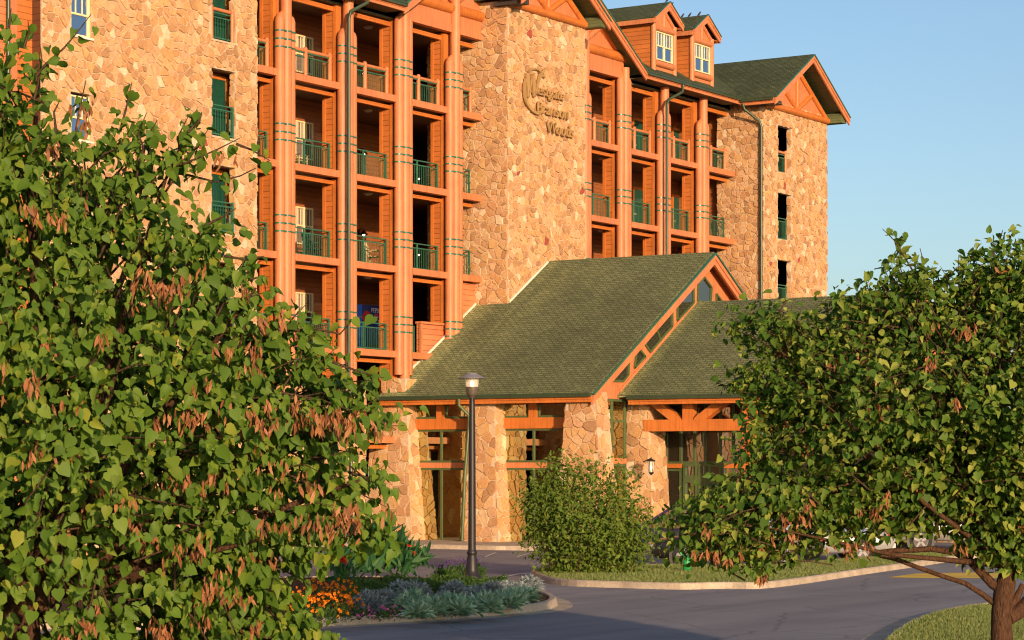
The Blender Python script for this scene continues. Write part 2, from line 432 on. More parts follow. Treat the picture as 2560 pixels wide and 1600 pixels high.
# balcony bays
BAYS = [(61.22, CX[1]), (CX[1], CX[2]), (CX[2], CX[3]), (CX[3], CX[4]), (CX[4], TX0),
        (TX1, COLS[4]), (COLS[4], COLS[5]), (COLS[5], COLS[6]), (COLS[6], COLS[7]), (COLS[7], RX0)]
def railing_metal(x0, x1, zf):
    y = 50.46; g = MB(); zf -= 0.0
    g.box(x0, x1, y-0.03, y+0.03, zf+0.96, zf+1.0); g.box(x0, x1, y-0.018, y+0.018, zf+0.80, zf+0.84)
    g.box(x0, x1, y-0.018, y+0.018, zf+0.06, zf+0.10)
    n = max(2, int((x1-x0)/0.115))
    for i in range(1, n):
        x = x0 + (x1-x0)*i/n; g.box(x-0.008, x+0.008, y-0.008, y+0.008, zf+0.10, zf+0.80)
    o = g.build('railing', M['green'], hotel)
    for x in ((x0+x1)/2, x1-0.03) + ((x0+0.03,) if x1-x0 > 1.5 else ()):
        MB().box(x-0.027, x+0.027, y-0.027, y+0.027, zf, zf+0.96).build('post', M['green'], o)
def railing_log(x0, x1, zf, mids=1):
    y = 50.40; g = MB()
    g.box(x0, x1, y-0.022, y+0.022, zf+0.71, zf+0.75); g.box(x0, x1, y-0.02, y+0.02, zf+0.06, zf+0.10)
    g.box(x0, x1, y-0.03, y+0.03, zf+0.86, zf+0.90)
    n = max(2, int((x1-x0)/0.115))
    for i in range(1, n):
        x = x0 + (x1-x0)*i/n; g.box(x-0.008, x+0.008, y-0.008, y+0.008, zf+0.10, zf+0.71)
    o = g.build('railing', M['green'], hotel)
    MB().tube([(x0, y, zf+0.955), (x1, y, zf+0.955)], 0.058, 12).build('top_rail', M['salmon'], o)
    ps = [x1-0.07] + ([(x0+x1)/2] if mids and x1-x0 > 1.3 else []) + ([x0+0.07] if x1-x0 > 1.3 else [])
    for x in ps:
        p = MB(); p.tube([(x, y, zf), (x, y, zf+1.04), (x, y, zf+1.075)], [0.075, 0.075, 0.05], 12); p.build('post', M['salmon'], o)

for bi, (x0, x1) in enumerate(BAYS):
    a = x0 + (0.0 if bi in (0, 5) else 0.30); b = x1 - (0.0 if bi in (4, 9) else 0.30)
    for k, zb in enumerate(FL):
        zf = zb + 0.235
        if bi in (4, 5, 6) and k < 1: continue
        e0 = x0 if bi in (0, 5) else x0 + 0.1; e1 = x1 if bi in (4, 9) else x1 - 0.1
        MB().box(e0, e1, 49.90, 50.14, zb, zf).build('floor_beam', M['salmon'], hotel)
        i = MB(); i.box(a, b, 50.30, 50.42, zb-0.20, zb-0.075); i.box(a, b, 50.285, 50.30, zb-0.115, zb-0.075)
        i.build('lintel', M['orange'], hotel)
        if k >= 1 and bi not in (5,):
            if bi == 3 and k == 1: railing_metal(a, a + 1.15, zf)
            elif bi == 4 and k == 1: pass
            elif k == 4: railing_log(a, b, zf)
            elif k >= 1: railing_metal(a, b, zf)
        if bi not in (4, 9):                     # pier beside the column closing the bay
            ztop = (FL + [TOP])[k+1] - 0.02
            p = MB(); xa, xb = x1 - 0.30, x1 + 0.30
            p.box(xa+0.01, xb-0.01, 50.22, 50.74, zf, ztop)
            po = p.build('pier', M['siding'], hotel)
            t = MB(); t.box(xa-0.012, xb+0.012, 50.18, 50.31, zf, ztop); t.box(xa-0.012, xb+0.012, 50.63, 50.76, zf, ztop)
            t.build('corner_board', M['orange'], po)
    # top opening
    i = MB(); i.box(a, b, 50.30, 50.42, TOP-0.27, TOP-0.12); i.box(a, b, 50.285, 50.30, TOP-0.17, TOP-0.12)
    i.build('lintel', M['orange'], hotel)
    if bi in (3, 4, 5, 6):
        e0 = x0 if bi == 5 else x0; e1 = x1
        q = MB(); q.box(e0, e1, 49.93, 50.14, TOP, 19.72); q.box(e0, e1, 49.905, 49.93, TOP, TOP + 0.30)
        q.build('gable_panel', M['panel'], hotel)
    else:
        MB().box(x0, x1, 50.15, 50.42, TOP-0.06, 19.3).build('frieze', M['soffit'], hotel)

# floor slabs (their undersides are the balcony ceilings) and back walls
for xa, xb, yb in ((61.0, 71.0, BACKL), (71.0, 76.24, BACKM), (76.24, 82.0, 60.0), (82.0, 97.3, BACK)):
    for z in FL + [TOP]:
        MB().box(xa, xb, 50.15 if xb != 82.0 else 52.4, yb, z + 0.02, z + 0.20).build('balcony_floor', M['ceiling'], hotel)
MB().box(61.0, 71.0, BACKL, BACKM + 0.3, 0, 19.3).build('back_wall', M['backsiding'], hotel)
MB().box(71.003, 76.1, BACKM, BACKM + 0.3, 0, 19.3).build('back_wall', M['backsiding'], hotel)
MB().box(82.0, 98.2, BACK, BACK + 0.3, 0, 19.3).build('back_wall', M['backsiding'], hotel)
MB().box(61.3, 70.9, BACKL - 0.12, BACKL - 0.003, 0, 3.3).build('dark_filler', M['dark'], hotel); MB().box(71.1, 76.0, BACKM - 0.12, BACKM - 0.003, 0, 3.3).build('dark_filler', M['dark'], hotel)  # dark sheets added so the lobby glass reflects black here
d = MB(); d.box(75.6, 82.4, 60, 60.3, 0, 19.3); d.box(75.8, 76.1, BACKM+0.3, 60, 0, 19.3); d.box(82.0, 82.3, BACK+0.3, 60, 0, 19.3)
d.build('lobby_wall', M['backsiding'], hotel)
MB().box(61.0, 61.22, 50.5, BACK, 0, 19.3).build('end_wall', M['backsiding'], hotel)

# walls closing the lower bays where the entrance roof runs in
def roofline(x): return 5.24 + (x - 70.32) * 0.614
q = MB()
def infill(x0, x1, ztop, y=50.2):
    pts = [(x0, y, roofline(x0) - 0.6), (x1, y, roofline(x1) - 0.6), (x1, y, max(ztop, roofline(x1) - 0.3)), (x0, y, ztop)]
    q.prism(pts, (0, 0.15, 0))
infill(72.55, 74.36, 7.98); infill(74.5, TX0, 9.66); infill(71.1, 72.55, 6.62)
wo = q.build('balcony_wall', M['salmonsiding'], hotel)
c = MB(); c.box(72.5, 72.62, 50.12, 50.2, 6.9, 8.0); c.box(72.5, 74.1, 50.10, 50.38, 7.98, 8.06); c.build('trim', M['salmon'], wo)
for xa, xb, y in ((71.3, 72.5, 50.17), (72.5, 74.2, 50.10), (74.5, TX0, 50.17), (TX0, 79.0, TY-0.06)):
    MB().bar((xa, y, roofline(xa) + 0.05), (xb, y, roofline(xb) + 0.05), 0.05, 0.09, (0, 0, 1)).build('flashing', M['flash'], hotel)

# doors, windows and lamps on the balconies
def window(x0, x1, z0, z1, y, parent, frame='cream', n=2, lite=True, gl='skyglass', grid=3):
    fr = MB(); t = 0.05
    fr.box(x0, x1, y-0.06, y+0.02, z1-t, z1); fr.box(x0, x1, y-0.06, y+0.02, z0, z0+t)
    fr.box(x0, x0+t, y-0.06, y+0.02, z0+t, z1-t); fr.box(x1-t, x1, y-0.06, y+0.02, z0+t, z1-t)
    zm = (z0+z1)/2
    for i in range(1, n): 
        x = x0 + (x1-x0)*i/n; fr.box(x-t*0.7, x+t*0.7, y-0.058, y+0.02, z0+t, z1-t)
    fr.box(x0+t, x1-t, y-0.052, y+0.02, zm-t*0.55, zm+t*0.55)
    if lite:
        for i in range(n):
            xa = x0 + (x1-x0)*i/n; xb = x0 + (x1-x0)*(i+1)/n
            for j in range(1, grid):
                x = xa + (xb-xa)*j/grid; fr.box(x-0.011, x+0.011, y-0.035, y-0.005, zm+t*0.55, z1-t)
    o = fr.build('window', M[frame], parent)
    MB().box(x0+t*0.6, x1-t*0.6, y-0.012, y+0.012, z0+t*0.6, z1-t*0.6).build('pane', M[gl], o)
    return o
def door6(x0, x1, z0, y, parent, h=2.08, mat='doorgreen', trim='orange'):
    d = MB(); d.box(x0, x1, y-0.03, y+0.03, z0, z0+h)
    for cx_ in (0.28, 0.72):
        for zc, zh in ((0.86, 0.05), (0.58, 0.16), (0.2, 0.12)):
            X = x0 + (x1-x0)*cx_; Z = z0 + h*zc; a = (x1-x0)*0.16; hh = h*zh
            for bx in ((X-a, X+a, Z+hh-0.02, Z+hh), (X-a, X+a, Z-hh, Z-hh+0.02), (X-a, X-a+0.02, Z-hh+0.02, Z+hh-0.02), (X+a-0.02, X+a, Z-hh+0.02, Z+hh-0.02)):
                d.box(bx[0], bx[1], y-0.042, y-0.03, bx[2], bx[3])
    o = d.build('door', M[mat], parent)
    MB().tube([(x0+0.09, y-0.03, z0+0.98), (x0+0.09, y-0.10, z0+0.98)], 0.03, 8).build('handle', M['cream'], o)
    t = MB(); t.box(x0-0.11, x0-0.003, y-0.06, y+0.04, z0, z0+h+0.12); t.box(x1+0.003, x1+0.11, y-0.06, y+0.04, z0, z0+h+0.12); t.box(x0-0.003, x1+0.003, y-0.06, y+0.04, z0+h+0.003, z0+h+0.12)
    t.build('door_frame', M[trim], o)
    return o
for k in range(1, 5):
    zf = FL[k] + 0.235
    window(onY(735, BACKL), onY(779, BACKL), zf + 0.72, zf + 2.05, BACKL - 0.02, hotel)
    window(onY(1774, BACK), onY(1812, BACK), zf + 0.7, zf + 1.9, BACK - 0.02, hotel)
    for pa, pb in ((1581, 1603), (1680, 1701)):
        if k >= 2: door6(onY(pa, BACK), onY(pa, BACK) + 0.92, zf, BACK - 0.035, hotel)

# deep openings of the stone block: green six-panel doors behind a little railing
def opening_rail(x0, x1, z, y, logs):
    g = MB(); zz = (0.72, 0.08) if logs else (0.86, 0.08)
    for t in zz + ((0.86,) if logs else (0.99,)): g.box(x0, x1, y-0.02, y+0.02, z+t-0.02, z+t+0.02)
    n = int((x1-x0)/0.115)
    for i in range(0 if logs else 1, n+1):
        x = x0 + (x1-x0)*i/n
        if x < x1 - 0.005 and x > x0 + 0.005: g.box(x-0.008, x+0.008, y-0.008, y+0.008, z+0.1, z+zz[0]-0.02)
    o = g.build('railing', M['green'], hotel)
    if logs:
        MB().tube([(x0, y, z+0.97), (x1, y, z+0.97)], 0.06, 12).build('top_rail', M['salmon'], o)
        for x in (x0+0.05, x1-0.06): MB().tube([(x, y, z), (x, y, z+1.07)], 0.07, 12).build('post', M['salmon'], o)
    else:
        for x in (x0+0.03, x1-0.03): MB().box(x-0.03, x+0.03, y-0.03, y+0.03, z, z+0.97).build('post', M['green'], o)
    MB().box(x0-0.06, x1+0.06, y-0.14, y+0.1, z-0.07, z-0.01).build('sill', M['mortar'], hotel)
for k in range(6):
    z = 1.01 + 3.04*k
    if k == 0: continue
    opening_rail(58.98, 60.12, z, BY + 0.08, k == 5)
    door6(59.36, 60.36, z - 0.02, BY + 0.62, hotel, 1.95)
    MB().box(58.9, 61.0, BY+0.68, BY+0.76, z-0.1, z+2.3).build('niche_wall', M['orange'], hotel)
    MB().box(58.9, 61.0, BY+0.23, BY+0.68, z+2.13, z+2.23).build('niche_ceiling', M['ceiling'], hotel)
    window(52.57, 53.40, 12.33 + 3.04*(k-4), 13.62 + 3.04*(k-4), BY + 0.10, hotel, n=1)
    MB().box(52.50, 53.47, BY-0.08, BY+0.05, 12.26 + 3.04*(k-4), 12.32 + 3.04*(k-4)).build('sill', M['flash'], hotel)
for k, h in enumerate(HR): opening_rail(h[0]+0.01, h[1]-0.01, h[2], RY + 0.26, k == 0)
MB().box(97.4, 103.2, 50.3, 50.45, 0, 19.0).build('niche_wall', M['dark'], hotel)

# wing to the far left: siding bay, trim post, downpipe
MB().box(onY(43, 49.10), BX0 - 0.03, 49.10, 49.4, 0, 19.6).build('side_wall', M['siding'], hotel)
M['shadowsiding'] = siding('shadow_brown_siding', (0.11, 0.042, 0.018), 0.19)  # siding with a shadow's darkness put into its colour
MB().box(BX0 - 0.03, BX0 - 0.002, 48.80, 49.4, 0, 19.6).build('shadow_return', M['shadowsiding'], hotel)  # shadow strip beside the stone block, painted in as dark boards
MB().box(onY(25, 49.0), onY(43, 49.0), 49.0, 49.4, 0, 19.6).build('corner_board', M['salmon'], hotel)
MB().box(40.0, onY(25, 49.1), 49.1, 49.4, 0, 19.6).build('side_wall', M['salmonsiding'], hotel)
px_ = onY(21, 49.0); MB().tube([(px_, 49.0, 0), (px_, 49.0, 19.5)], 0.06, 10).build('downpipe', M['gutter'], hotel)
# ------------------------------------------------------------------ hotel roofs
SL = 0.616
def slab(top, t=0.07):                           # roof slab from its top polygon
    m = MB(); m.prism(top, (0, 0, -t)); return m
def gable_roof(xc, half, y0, y1, ze, parent, mat, fh=0.30, wall_y=None, inner=0.9, slope=SL, eave=True, name='roof'):
    za = ze + half*slope
    m = slab([(xc-half, y0, ze), (xc, y0, za), (xc, y1, za), (xc-half, y1, ze)])
    m2 = slab([(xc, y0, za), (xc+half, y0, ze), (xc+half, y1, ze), (xc, y1, za)])
    b = len(m.v); m.v += m2.v; m.f += [[i+b for i in q] for q in m2.f]; m.sm += m2.sm; m.mi += m2.mi
    ro = m.build(name, M[mat], parent, uv=True)
    # rake boards: a wide board and a narrower one proud of it
    fb = MB()
    for s in (-1, 1):
        e = xc + s*half
        def P(x, dz, y): return (x, y, ze + (half - abs(x - xc))*slope + dz)
        fb.prism([P(e, -0.075, y0-0.02), P(xc, -0.075, y0-0.02), P(xc, -0.075-fh, y0-0.02), P(e, -0.075-fh, y0-0.02)], (0, 0.07, 0))
        fb.prism([P(e, -0.075, y0-0.055), P(xc, -0.075, y0-0.055), P(xc, -0.075-fh*0.42, y0-0.055), P(e, -0.075-fh*0.42, y0-0.055)], (0, 0.034, 0))
    fb.build('fascia', M['salmon'], ro)
    ed = MB()
    for s in (-1, 1):
        e = xc + s*half
        ed.bar((e, y0-0.05, ze-0.03), (xc, y0-0.05, za-0.03), 0.07, 0.05)
    ed.build('drip_edge', M['green'], ro)
    if wall_y is not None:
        so = MB()
        for s in (-1, 1):
            e = xc + s*(half-0.03)
            def P(x, y): return (x, y, ze + (half - abs(x - xc))*slope - 0.11)
            so.prism([P(e, y0+0.05), P(xc, y0+0.05), P(xc, wall_y+0.1), P(e, wall_y+0.1)], (0, 0, -0.03))
        so.build('soffit', M['greensoffit'], ro)
    return ro
def eave_y(x0, x1, y, zb, parent, wall_y):       # eave along X facing -Y: boards, gutter, soffit
    m = MB(); m.box(x0, x1, y, y+0.05, zb, zb+0.24); m.box(x0, x1, y-0.035, y, zb+0.11, zb+0.24); m.build('fascia', M['salmon'], parent)
    g = MB(); g.box(x0, x1, y-0.15, y-0.038, zb+0.15, zb+0.28); g.box(x0, x1, y-0.17, y-0.15, zb+0.24, zb+0.29); g.build('gutter', M['gutter'], parent)
    MB().box(x0, x1, y+0.052, wall_y, zb+0.03, zb+0.07).build('soffit', M['soffit'], parent)
def eave_x(y0, y1, x, zb, parent, wall_x, sgn=-1):
    m = MB(); m.box(x, x-sgn*0.05, y0, y1, zb, zb+0.24); m.box(x, x+sgn*0.035, y0, y1, zb+0.11, zb+0.24); m.build('fascia', M['salmon'], parent)
    g = MB(); g.box(x+sgn*0.15, x+sgn*0.038, y0, y1, zb+0.15, zb+0.28); g.box(x+sgn*0.17, x+sgn*0.15, y0, y1, zb+0.24, zb+0.29); g.build('gutter', M['gutter'], parent)
    MB().box(x-sgn*0.052, wall_x, y0, y1, zb+0.03, zb+0.07).build('soffit', M['soffit'], parent)

EZ = 19.22; EYV = 49.30; HW = 8.75; RIDGE_Y = 55.2; RZ = EZ + (RIDGE_Y - EYV)*SL
def mz(y): return EZ + (y - EYV)*SL
vx = HW - (RIDGE_Y - EYV)
for s in (-1, 1):
    c = SYM + s*HW; v = SYM + s*vx; end = 98.0 if s > 0 else 52.0; tip = 103.6 if s > 0 else 46.0
    m = slab([(c, EYV, EZ), (tip, EYV, EZ), (end, RIDGE_Y, RZ), (v, RIDGE_Y, RZ)] if s > 0 else [(tip, EYV, EZ), (c, EYV, EZ), (v, RIDGE_Y, RZ), (end, RIDGE_Y, RZ)])
    ro = m.build('roof', M['shingletop'], hotel, uv=True)
    b = slab([(end, RIDGE_Y, RZ), (tip, EYV, EZ), (tip, 61.1, EZ)]); b.build('hip', M['shingletop'], ro, uv=True)
    b = slab([(v, RIDGE_Y, RZ), (end, RIDGE_Y, RZ), (tip, 61.1, EZ), (v, 61.1, EZ)]); b.build('rear_slope', M['shingletop'], ro, uv=True)
    if s > 0: eave_y(c, 96.32, EYV, 18.93, ro, 50.2)
    else: eave_y(61.3, c, EYV, 18.93, ro, 50.2)
wide = gable_roof(SYM, HW, EYV, 61, EZ, hotel, 'shingletop', 0.30, 50.0)
signroof = gable_roof(SYM, 3.25, 47.85, 53, 20.32, hotel, 'shingletop', 0.30, 48.75)
rt = gable_roof(100.2, 3.9, 47.55, 54.5, 19.17, hotel, 'shingletop', 0.30, 48.45)
eave_x(47.62, 49.30, 96.3, 18.86, rt, 97.2)
lt = gable_roof(56.3, 5.3, 47.9, 54.5, 19.6, hotel, 'shingletop', 0.30, 48.75)
# gable walls with their log work
def gable_wall(xc, half, y, zb, zc, parent, diag=True):
    """triangle of boards from the log at zb up to the roof, apex zc"""
    w_ = MB(); w_.prism([(xc-half, y, zb), (xc+half, y, zb), (xc, y, zc)], (0, 0.2, 0)); o = w_.build('gable_wall', M['panel'], parent)
    l = MB(); r = 0.15 if half < 5 else 0.2
    l.tube([(xc-half, y-0.05, zb-0.02), (xc+half, y-0.05, zb-0.02)], r, 14)
    l.tube([(xc, y-0.02, zb), (xc, y-0.02, zc-0.2)], r*0.75, 12)
    for s in (-1, 1):
        l.tube([(xc+s*(half-0.1), y-0.03, zb+0.02), (xc, y-0.03, zc-0.12)], r*0.8, 12)
        if diag: l.tube([(xc, y-0.02, zb+0.1), (xc+s*half*0.48, y-0.02, zb+(zc-zb)*0.47)], r*0.75, 12)
    l.build('log_truss', M['orange'], o); return o
gable_wall(SYM, 8.05, 50.0, 19.74, 24.2, hotel)
gable_wall(SYM, 2.8, TY-0.02, 20.17, 21.95, hotel)
gable_wall(100.25, 3.25, RY-0.02, 19.0, 21.05, hotel)
gable_wall(56.3, 4.8, BY-0.02, 19.5, 22.4, hotel)
for q in ((76.02, 76.5, 47.98, TY+0.5, 20.02, 20.2), (96.55, 97.25, 47.7, RY+0.35, 18.88, 19.05)): MB().box(*q).build('bracket', M['block'], hotel)
for q in ((TX1-0.12, 82.2, 47.95, TY+0.9, 20.02, 20.42), (RX1-0.1, 104.0, 47.66, RY+1.2, 18.86, 19.3)): MB().box(*q).build('eave_return', M['greensoffit'], hotel)
for i in (0, 1): pass
# king posts and braces where the big gable stands on its columns
for x in (COLS[3], COLS[4]):
    k = MB(); k.tube([(x, 49.86, 18.6), (x, 49.86, 21.2)], 0.19, 14)
    k.tube([(x, 49.9, 19.95), (x - 1.6, 49.9, 20.9)], 0.13, 12); k.tube([(x, 49.9, 19.95), (x + 1.6, 49.9, 20.9)], 0.13, 12)
    k.build('king_post', M['salmon'], hotel)
# gutter downpipes
def pipe(pts, parent=hotel, r=0.062):
    MB().tube(pts, r, 10).build('downpipe', M['gutter'], parent)
xp = onY(872, 49.5); pipe([(xp+0.75, 49.2, 19.05), (xp+0.72, 49.22, 18.85), (xp+0.05, 49.46, 18.45), (xp, 49.5, 18.2), (xp, 49.5, 5.4), (xp, 49.4, 5.2), (xp, 49.4, 0.1)])
xp = onY(1667, 49.5); pipe([(xp+0.9, 49.2, 19.05), (xp+0.88, 49.22, 18.75), (xp+0.1, 49.46, 18.35), (xp, 49.5, 18.1), (xp, 49.5, 0.2)])
yp = onX(1903, 96.88); pipe([(96.25, yp+0.6, 18.95), (96.3, yp+0.55, 18.7), (96.8, yp+0.06, 18.2), (96.88, yp, 17.95), (96.88, yp, 0.2)])

# dormers
def dormer(xc, name='dormer'):
    y = 50.0; hw = 0.97; zb = mz(y) - 0.1; ze = 21.62; hp = 0.30
    d = MB(); d.prism([(xc-hw, y+0.03, zb), (xc+hw, y+0.03, zb), (xc+hw, y+0.03, ze), (xc, y+0.03, ze+hw*0.66), (xc-hw, y+0.03, ze)], (0, 5.0, 0))
    o = d.build(name, M['siding'], hotel)
    f = MB(); f.prism([(xc-hw+0.01, y, zb), (xc+hw-0.01, y, zb), (xc+hw-0.01, y, ze), (xc, y, ze+hw*0.66-0.02), (xc-hw+0.01, y, ze)], (0, 0.028, 0))
    f.build('front_panel', M['panel'], o)
    l = MB()
    l.tube([(xc-hw+0.06, y-0.02, zb), (xc-hw+0.06, y-0.02, ze+0.05)], 0.12, 12); l.tube([(xc+hw-0.06, y-0.02, zb), (xc+hw-0.06, y-0.02, ze+0.05)], 0.12, 12)
    l.tube([(xc-hw+0.15, y-0.03, 21.42), (xc+hw-0.15, y-0.03, 21.42)], 0.13, 12); l.tube([(xc-hw+0.15, y-0.03, 19.92), (xc+hw-0.15, y-0.03, 19.92)], 0.13, 12)
    l.tube([(xc, y-0.01, 21.5), (xc, y-0.01, ze+0.55)], 0.09, 10)
    for s in (-1, 1): l.tube([(xc+s*(hw-0.1), y-0.01, ze+0.02), (xc, y-0.01, ze+hw*0.62)], 0.09, 10)
    l.build('log_frame', M['salmon'], o)
    # roof with its own boards
    half = 1.26; z0 = 21.79; za = z0 + half*0.64; y0 = 49.72; y1 = 55.0
    m = slab([(xc-half, y0, z0), (xc, y0, za), (xc, y1, za), (xc-half, y1, z0)]); m2 = slab([(xc, y0, za), (xc+half, y0, z0), (xc+half, y1, z0), (xc, y1, za)])
    b = len(m.v); m.v += m2.v; m.f += [[i+b for i in q] for q in m2.f]; m.sm += m2.sm; m.mi += m2.mi
    m.build('roof', M['shingletop'], o, uv=True)
    fb = MB()
    for s in (-1, 1):
        e = xc + s*half
        fb.prism([(e, y0-0.03, z0-0.02), (xc, y0-0.03, za-0.02), (xc, y0-0.03, za-0.36), (e, y0-0.03, z0-0.27)], (0, 0.06, 0))
        fb.prism([(e, y0-0.06, z0-0.02), (xc, y0-0.06, za-0.02), (xc, y0-0.06, za-0.15), (e, y0-0.06, z0-0.12)], (0, 0.03, 0))
        fb.box(e-0.03, e+0.03, y0+0.03, y1, z0-0.26, z0-0.072)
        fb.box(xc+s*(hw+0.005), e-s*0.03, y0+0.05, y1, z0-0.2, z0-0.17)
    fb.build('fascia', M['salmon'], o)
    ed = MB()
    for s in (-1, 1): ed.bar((xc+s*half, y0-0.05, z0+0.005), (xc, y0-0.05, za+0.005), 0.09, 0.03)
    ed.build('drip_edge', M['green'], o)
    window(xc-0.72, xc+0.72, 20.07, 21.28, y - 0.01, o, n=2)
for xc in (90.52, 93.95, 2*SYM-90.52, 2*SYM-93.95): dormer(xc)

# raised lettering on the sign tower
sign = thing('building_sign', (79.4, 48.7, 14.0), 'raised bronze lettering with a sweeping ring on the stone tower', 'sign')
def letters(txt, pa, pb, py, size, shear=0.08):
    xa, xb = onY(pa, 48.66), onY(pb, 48.66); z = zat(py, xa, 48.66)
    c = bpy.data.curves.new('t', 'FONT'); c.body = txt; c.size = size; c.extrude = 0.03; c.shear = shear; c.bevel_depth = 0.006; c.offset = -0.004
    o = bpy.data.objects.new('t', c); col.objects.link(o); bpy.context.view_layer.update()
    me = bpy.data.meshes.new_from_object(o.evaluated_get(bpy.context.evaluated_depsgraph_get()))
    bpy.data.objects.remove(o); me.materials.clear(); me.materials.append(M['bronze'])
    xs = [v.co.x for v in me.vertices]; k = (xb - xa)/(max(xs) - min(xs))
    me.transform(Matrix(((k, 0, 0, xa - min(xs)*k - 79.4), (0, 0, -1, 48.60 - 48.7), (0, 1, 0, z - 14.0), (0, 0, 0, 1))))
    r = bpy.data.objects.new('lettering', me); col.objects.link(r); r.parent = sign; return r
def sgn(px, py): X = onY(px, 48.66); return (X, 48.66, zat(py, X, 48.66))
def stroke(pts, wds, name):                      # calligraphic stroke with thick and thin
    m = MB(); P = [Vector(sgn(*p)) for p in pts]
    # smooth the path
    Q = []; Wd = []
    for i in range(len(P)-1):
        for t in range(6):
            f = t/6; p0 = P[max(i-1, 0)]; p1 = P[i]; p2 = P[i+1]; p3 = P[min(i+2, len(P)-1)]
            Q.append(0.5*((2*p1) + (p2-p0)*f + (2*p0-5*p1+4*p2-p3)*f*f + (3*p1-p0-3*p2+p3)*f**3)); Wd.append(wds[i]*(1-f) + wds[i+1]*f)
    Q.append(P[-1]); Wd.append(wds[-1])
    vs = []; fs = []
    for i, q in enumerate(Q):
        d = (Q[min(i+1, len(Q)-1)] - Q[max(i-1, 0)]).normalized(); n = Vector((-d.z, 0, d.x))*Wd[i]/2
        vs += [q - n, q + n, q + n + Vector((0, -0.07, 0)), q - n + Vector((0, -0.07, 0))]
    for i in range(len(Q)-1):
        for k in range(4): fs.append((i*4+k, i*4+(k+1) % 4, i*4+4+(k+1) % 4, i*4+4+k))
    fs += [(0, 1, 2, 3), (len(vs)-1, len(vs)-2, len(vs)-3, len(vs)-4)]
    m.add(vs, fs); return m.build(name, M['bronze'], sign)
stroke([(1348.5, 179), (1342, 173), (1334, 171.5), (1326, 174), (1320, 180)], [0.07, 0.08, 0.08, 0.07, 0.03], 'ring')
stroke([(1313, 198), (1309, 215), (1310, 238), (1315, 256), (1325, 272), (1336, 281), (1346, 283), (1353, 277), (1357, 266)], [0.10, 0.14, 0.15, 0.14, 0.12, 0.11, 0.11, 0.08, 0.05], 'ring')
stroke([(1315, 182), (1317.5, 205), (1319, 243)], [0.12, 0.22, 0.12], 'lettering')
stroke([(1319, 243), (1324, 215), (1330, 186)], [0.05, 0.08, 0.06], 'lettering')
stroke([(1331, 184), (1332, 210), (1334, 242)], [0.16, 0.24, 0.12], 'lettering')
stroke([(1334, 242), (1342, 210), (1351, 186), (1364, 170)], [0.07, 0.10, 0.17, 0.05], 'lettering')
stroke([(1354, 185), (1357, 190), (1361, 195)], [0.06, 0.12, 0.03], 'lettering')
letters('estgate', 1341, 1407, 236, 0.56); letters('Branson', 1340, 1418, 281, 0.62); letters('Woods', 1365, 1430, 331, 0.66)

# ------------------------------------------------------------------ entrance pavilion
pav = thing('entrance_pavilion', (75.0, 45.0, 0), 'single storey glass and fieldstone entrance wing under a big green gabled roof', 'building')
WX = 71.2; GX = 70.32; GZ = 5.26; RX = 79.15; GY = 41.6; RZW = GZ + (RX-GX)*0.614
def pz(x): return GZ + (RX - GX - abs(x - RX))*0.614
m = slab([(GX, GY, pz(GX)), (RX, GY, pz(RX)), (RX, TY-0.05, pz(RX)), (TX0-0.03, TY-0.05, pz(TX0-0.03)), (TX0-0.03, 50.2, pz(TX0-0.03)), (GX, 50.5, pz(GX))], 0.1)
proof = m.build('roof', M['shingle'], pav, uv=True)
xr = 2*RX - GX
slab([(RX, GY, pz(RX)), (xr, GY, pz(xr)), (xr, 50.2, pz(xr)), (TX1+0.03, 50.2, pz(TX1+0.03)), (TX1+0.03, TY-0.05, pz(TX1+0.03)), (RX, TY-0.05, pz(RX))], 0.1).build('roof', M['shingle'], pav, uv=True)
fb = MB(); ed = MB()
for e in (GX, xr):
    fb.prism([(e, GY-0.04, pz(e)-0.11), (RX, GY-0.04, pz(RX)-0.11), (RX, GY-0.04, pz(RX)-0.47), (e, GY-0.04, pz(e)-0.42)], (0, 0.08, 0))
    fb.prism([(e, GY-0.08, pz(e)-0.11), (RX, GY-0.08, pz(RX)-0.11), (RX, GY-0.08, pz(RX)-0.27), (e, GY-0.08, pz(e)-0.25)], (0, 0.037, 0))
    ed.bar((e, GY-0.07, pz(e)-0.06), (RX, GY-0.07, pz(RX)-0.06), 0.1, 0.05)
fb.build('fascia', M['salmon'], proof); ed.build('drip_edge', M['green'], proof)
f = MB(); f.box(GX-0.02, GX+0.04, GY, 50.4, 4.94, 5.15); f.box(GX-0.055, GX-0.02, GY, 50.4, 5.04, 5.15); f.build('fascia', M['orange'], proof)
g = MB(); g.box(GX-0.17, GX-0.06, GY, 50.45, 5.12, 5.24); g.box(GX-0.19, GX-0.17, GY, 50.45, 5.20, 5.26); g.build('gutter', M['gutter'], proof)
MB().box(GX+0.045, WX+0.2, GY+0.1, 50.3, 5.08, 5.12).build('soffit', M['soffit'], proof)
s = MB()
for e in (GX, xr):
    s.prism([(e, GY+0.06, pz(e)-0.16), (RX, GY+0.06, pz(RX)-0.16), (RX, 42.1, pz(RX)-0.16), (e, 42.1, pz(e)-0.16)], (0, 0, -0.03))
s.build('soffit', M['backsiding'], proof)

